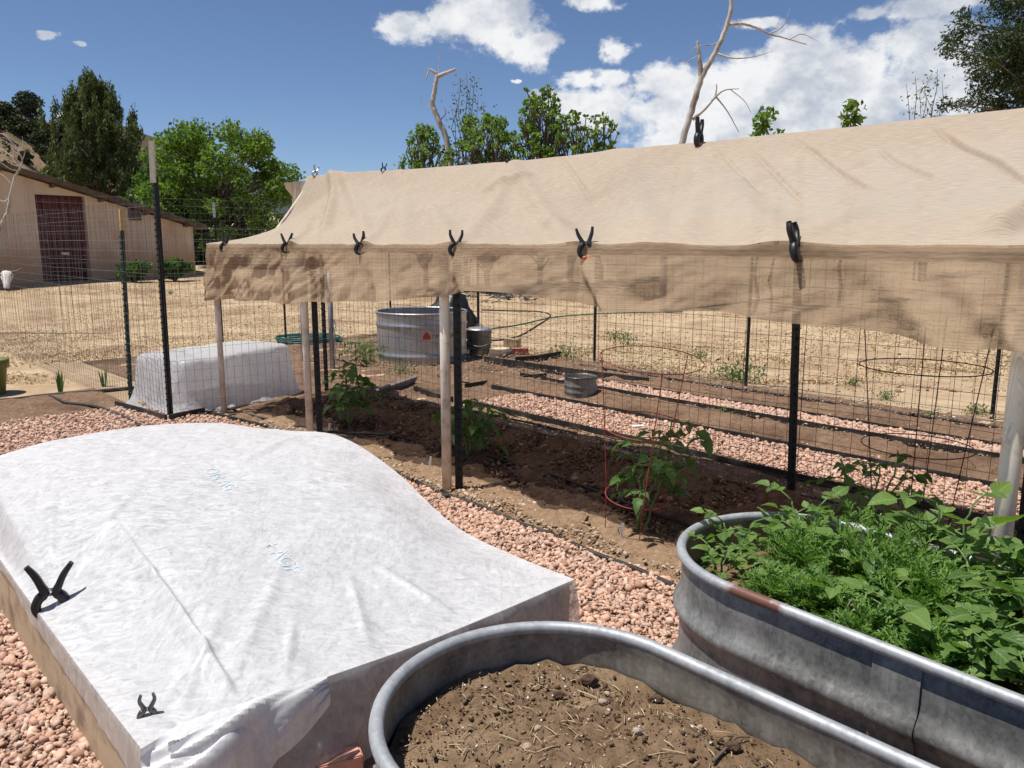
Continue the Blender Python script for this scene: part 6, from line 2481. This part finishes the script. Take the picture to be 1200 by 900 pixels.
def tuft(name, P, blades_, h, label, mat, cat, group, rng, wid=.014):
    root = empty(name, P, label, cat, group)
    for k in range(blades_):
        a = rng.uniform(0, 2 * PI)
        l = h * rng.uniform(.5, 1.0)
        d = np.array([math.cos(a), math.sin(a) * .6, 0]) * rng.uniform(.05, .30) * l
        b = np.array([math.cos(a), math.sin(a), 0]) * .02
        s_ = np.array([math.cos(a + 1.5), math.sin(a + 1.5), 0]) * wid
        V = [b - s_, b + s_, b + d * .4 + s_ + [0, 0, l * .55], b + d * .4 - s_ + [0, 0, l * .55], b + d + [0, 0, l], b + d * .4 + [0.004, 0.004, l * .55]]
        make('leaf', np.array(V), [(0, 1, 2, 5), (0, 5, 3), (5, 2, 4), (3, 5, 4)], mat, root, smooth=True, local=True)
    return root


P = gpx(71, 460, 0)
tuft('iris_plant', P, 8, .27, 'iris clump with stiff dark leaves beyond the black pipe', 'leaf_iris', 'plant', 'irises in the dry grass', rp)
P = gpx(122, 453, 0)
tuft('iris_plant', P, 7, .34, 'taller iris clump beside the green fence post', 'leaf_iris', 'plant', 'irises in the dry grass', rp, .012)
# weeds in the far beds and on the slope
wd = [(868, 448, .30, 'green weed at the foot of the far post'), (857, 446, .2, 'small weed left of the far post'), (664, 420, .24, 'weed beside the farther black strip'), (735, 404, .22, 'grassy weed inside the red cage view'), (745, 466, .10, 'low weed on the narrow gravel path'), (845, 487, .10, 'low weed under the far post on the path'),
      (1145, 486, .12, 'low weed near the right fence post'), (1150, 562, .10, 'low weed in the bed by the right pole'), (1038, 468, .10, 'weed in the middle of the far bed'), (720, 398, .18, 'green tuft left of the far posts'), (820, 420, .16, 'green tuft near the middle far post'), (425, 418, .30, 'yellow-green weeds at the left foot of the round tank'),
      (432, 428, .34, 'tall yellow-green grass beside the round tank'), (470, 440, .16, 'low grass before the round tank'), (1090, 492, .1, 'low weed right of the dark cage'), (200, 345, .1, 'low weed before the barn bushes'), (1000, 452, .1, 'weed clump in front of the far fence')]
for (u, v, h, lb) in wd:
    P = gpx(u, v, 0)
    root = empty('weed', P, lb, 'weed', 'weeds about the garden')
    V = []
    c = rp.normal(size=(150, 3)) * np.array([h * .5, h * .5, h * .28]) + np.array([0, 0, h * .4])
    c[:, 2] = np.abs(c[:, 2])
    Vq = leaf_quads(c, h * .16 + .012, rp, 2.6, up=.4)
    make('leaves', Vq, np.arange(len(Vq)).reshape(-1, 4), 'leaf_weed', root, smooth=False, local=True)
    mb = MB()
    for k in range(7):
        a = rp.uniform(0, 6.28)
        mb.tube([(0, 0, -.01), (math.cos(a) * h * .2, math.sin(a) * h * .2, h * .4), (math.cos(a) * h * .4, math.sin(a) * h * .4, h * rp.uniform(.6, 1))], [.004, .003, .0015], 4)
    mb.build('stems', 'green_stem', root, local=True)
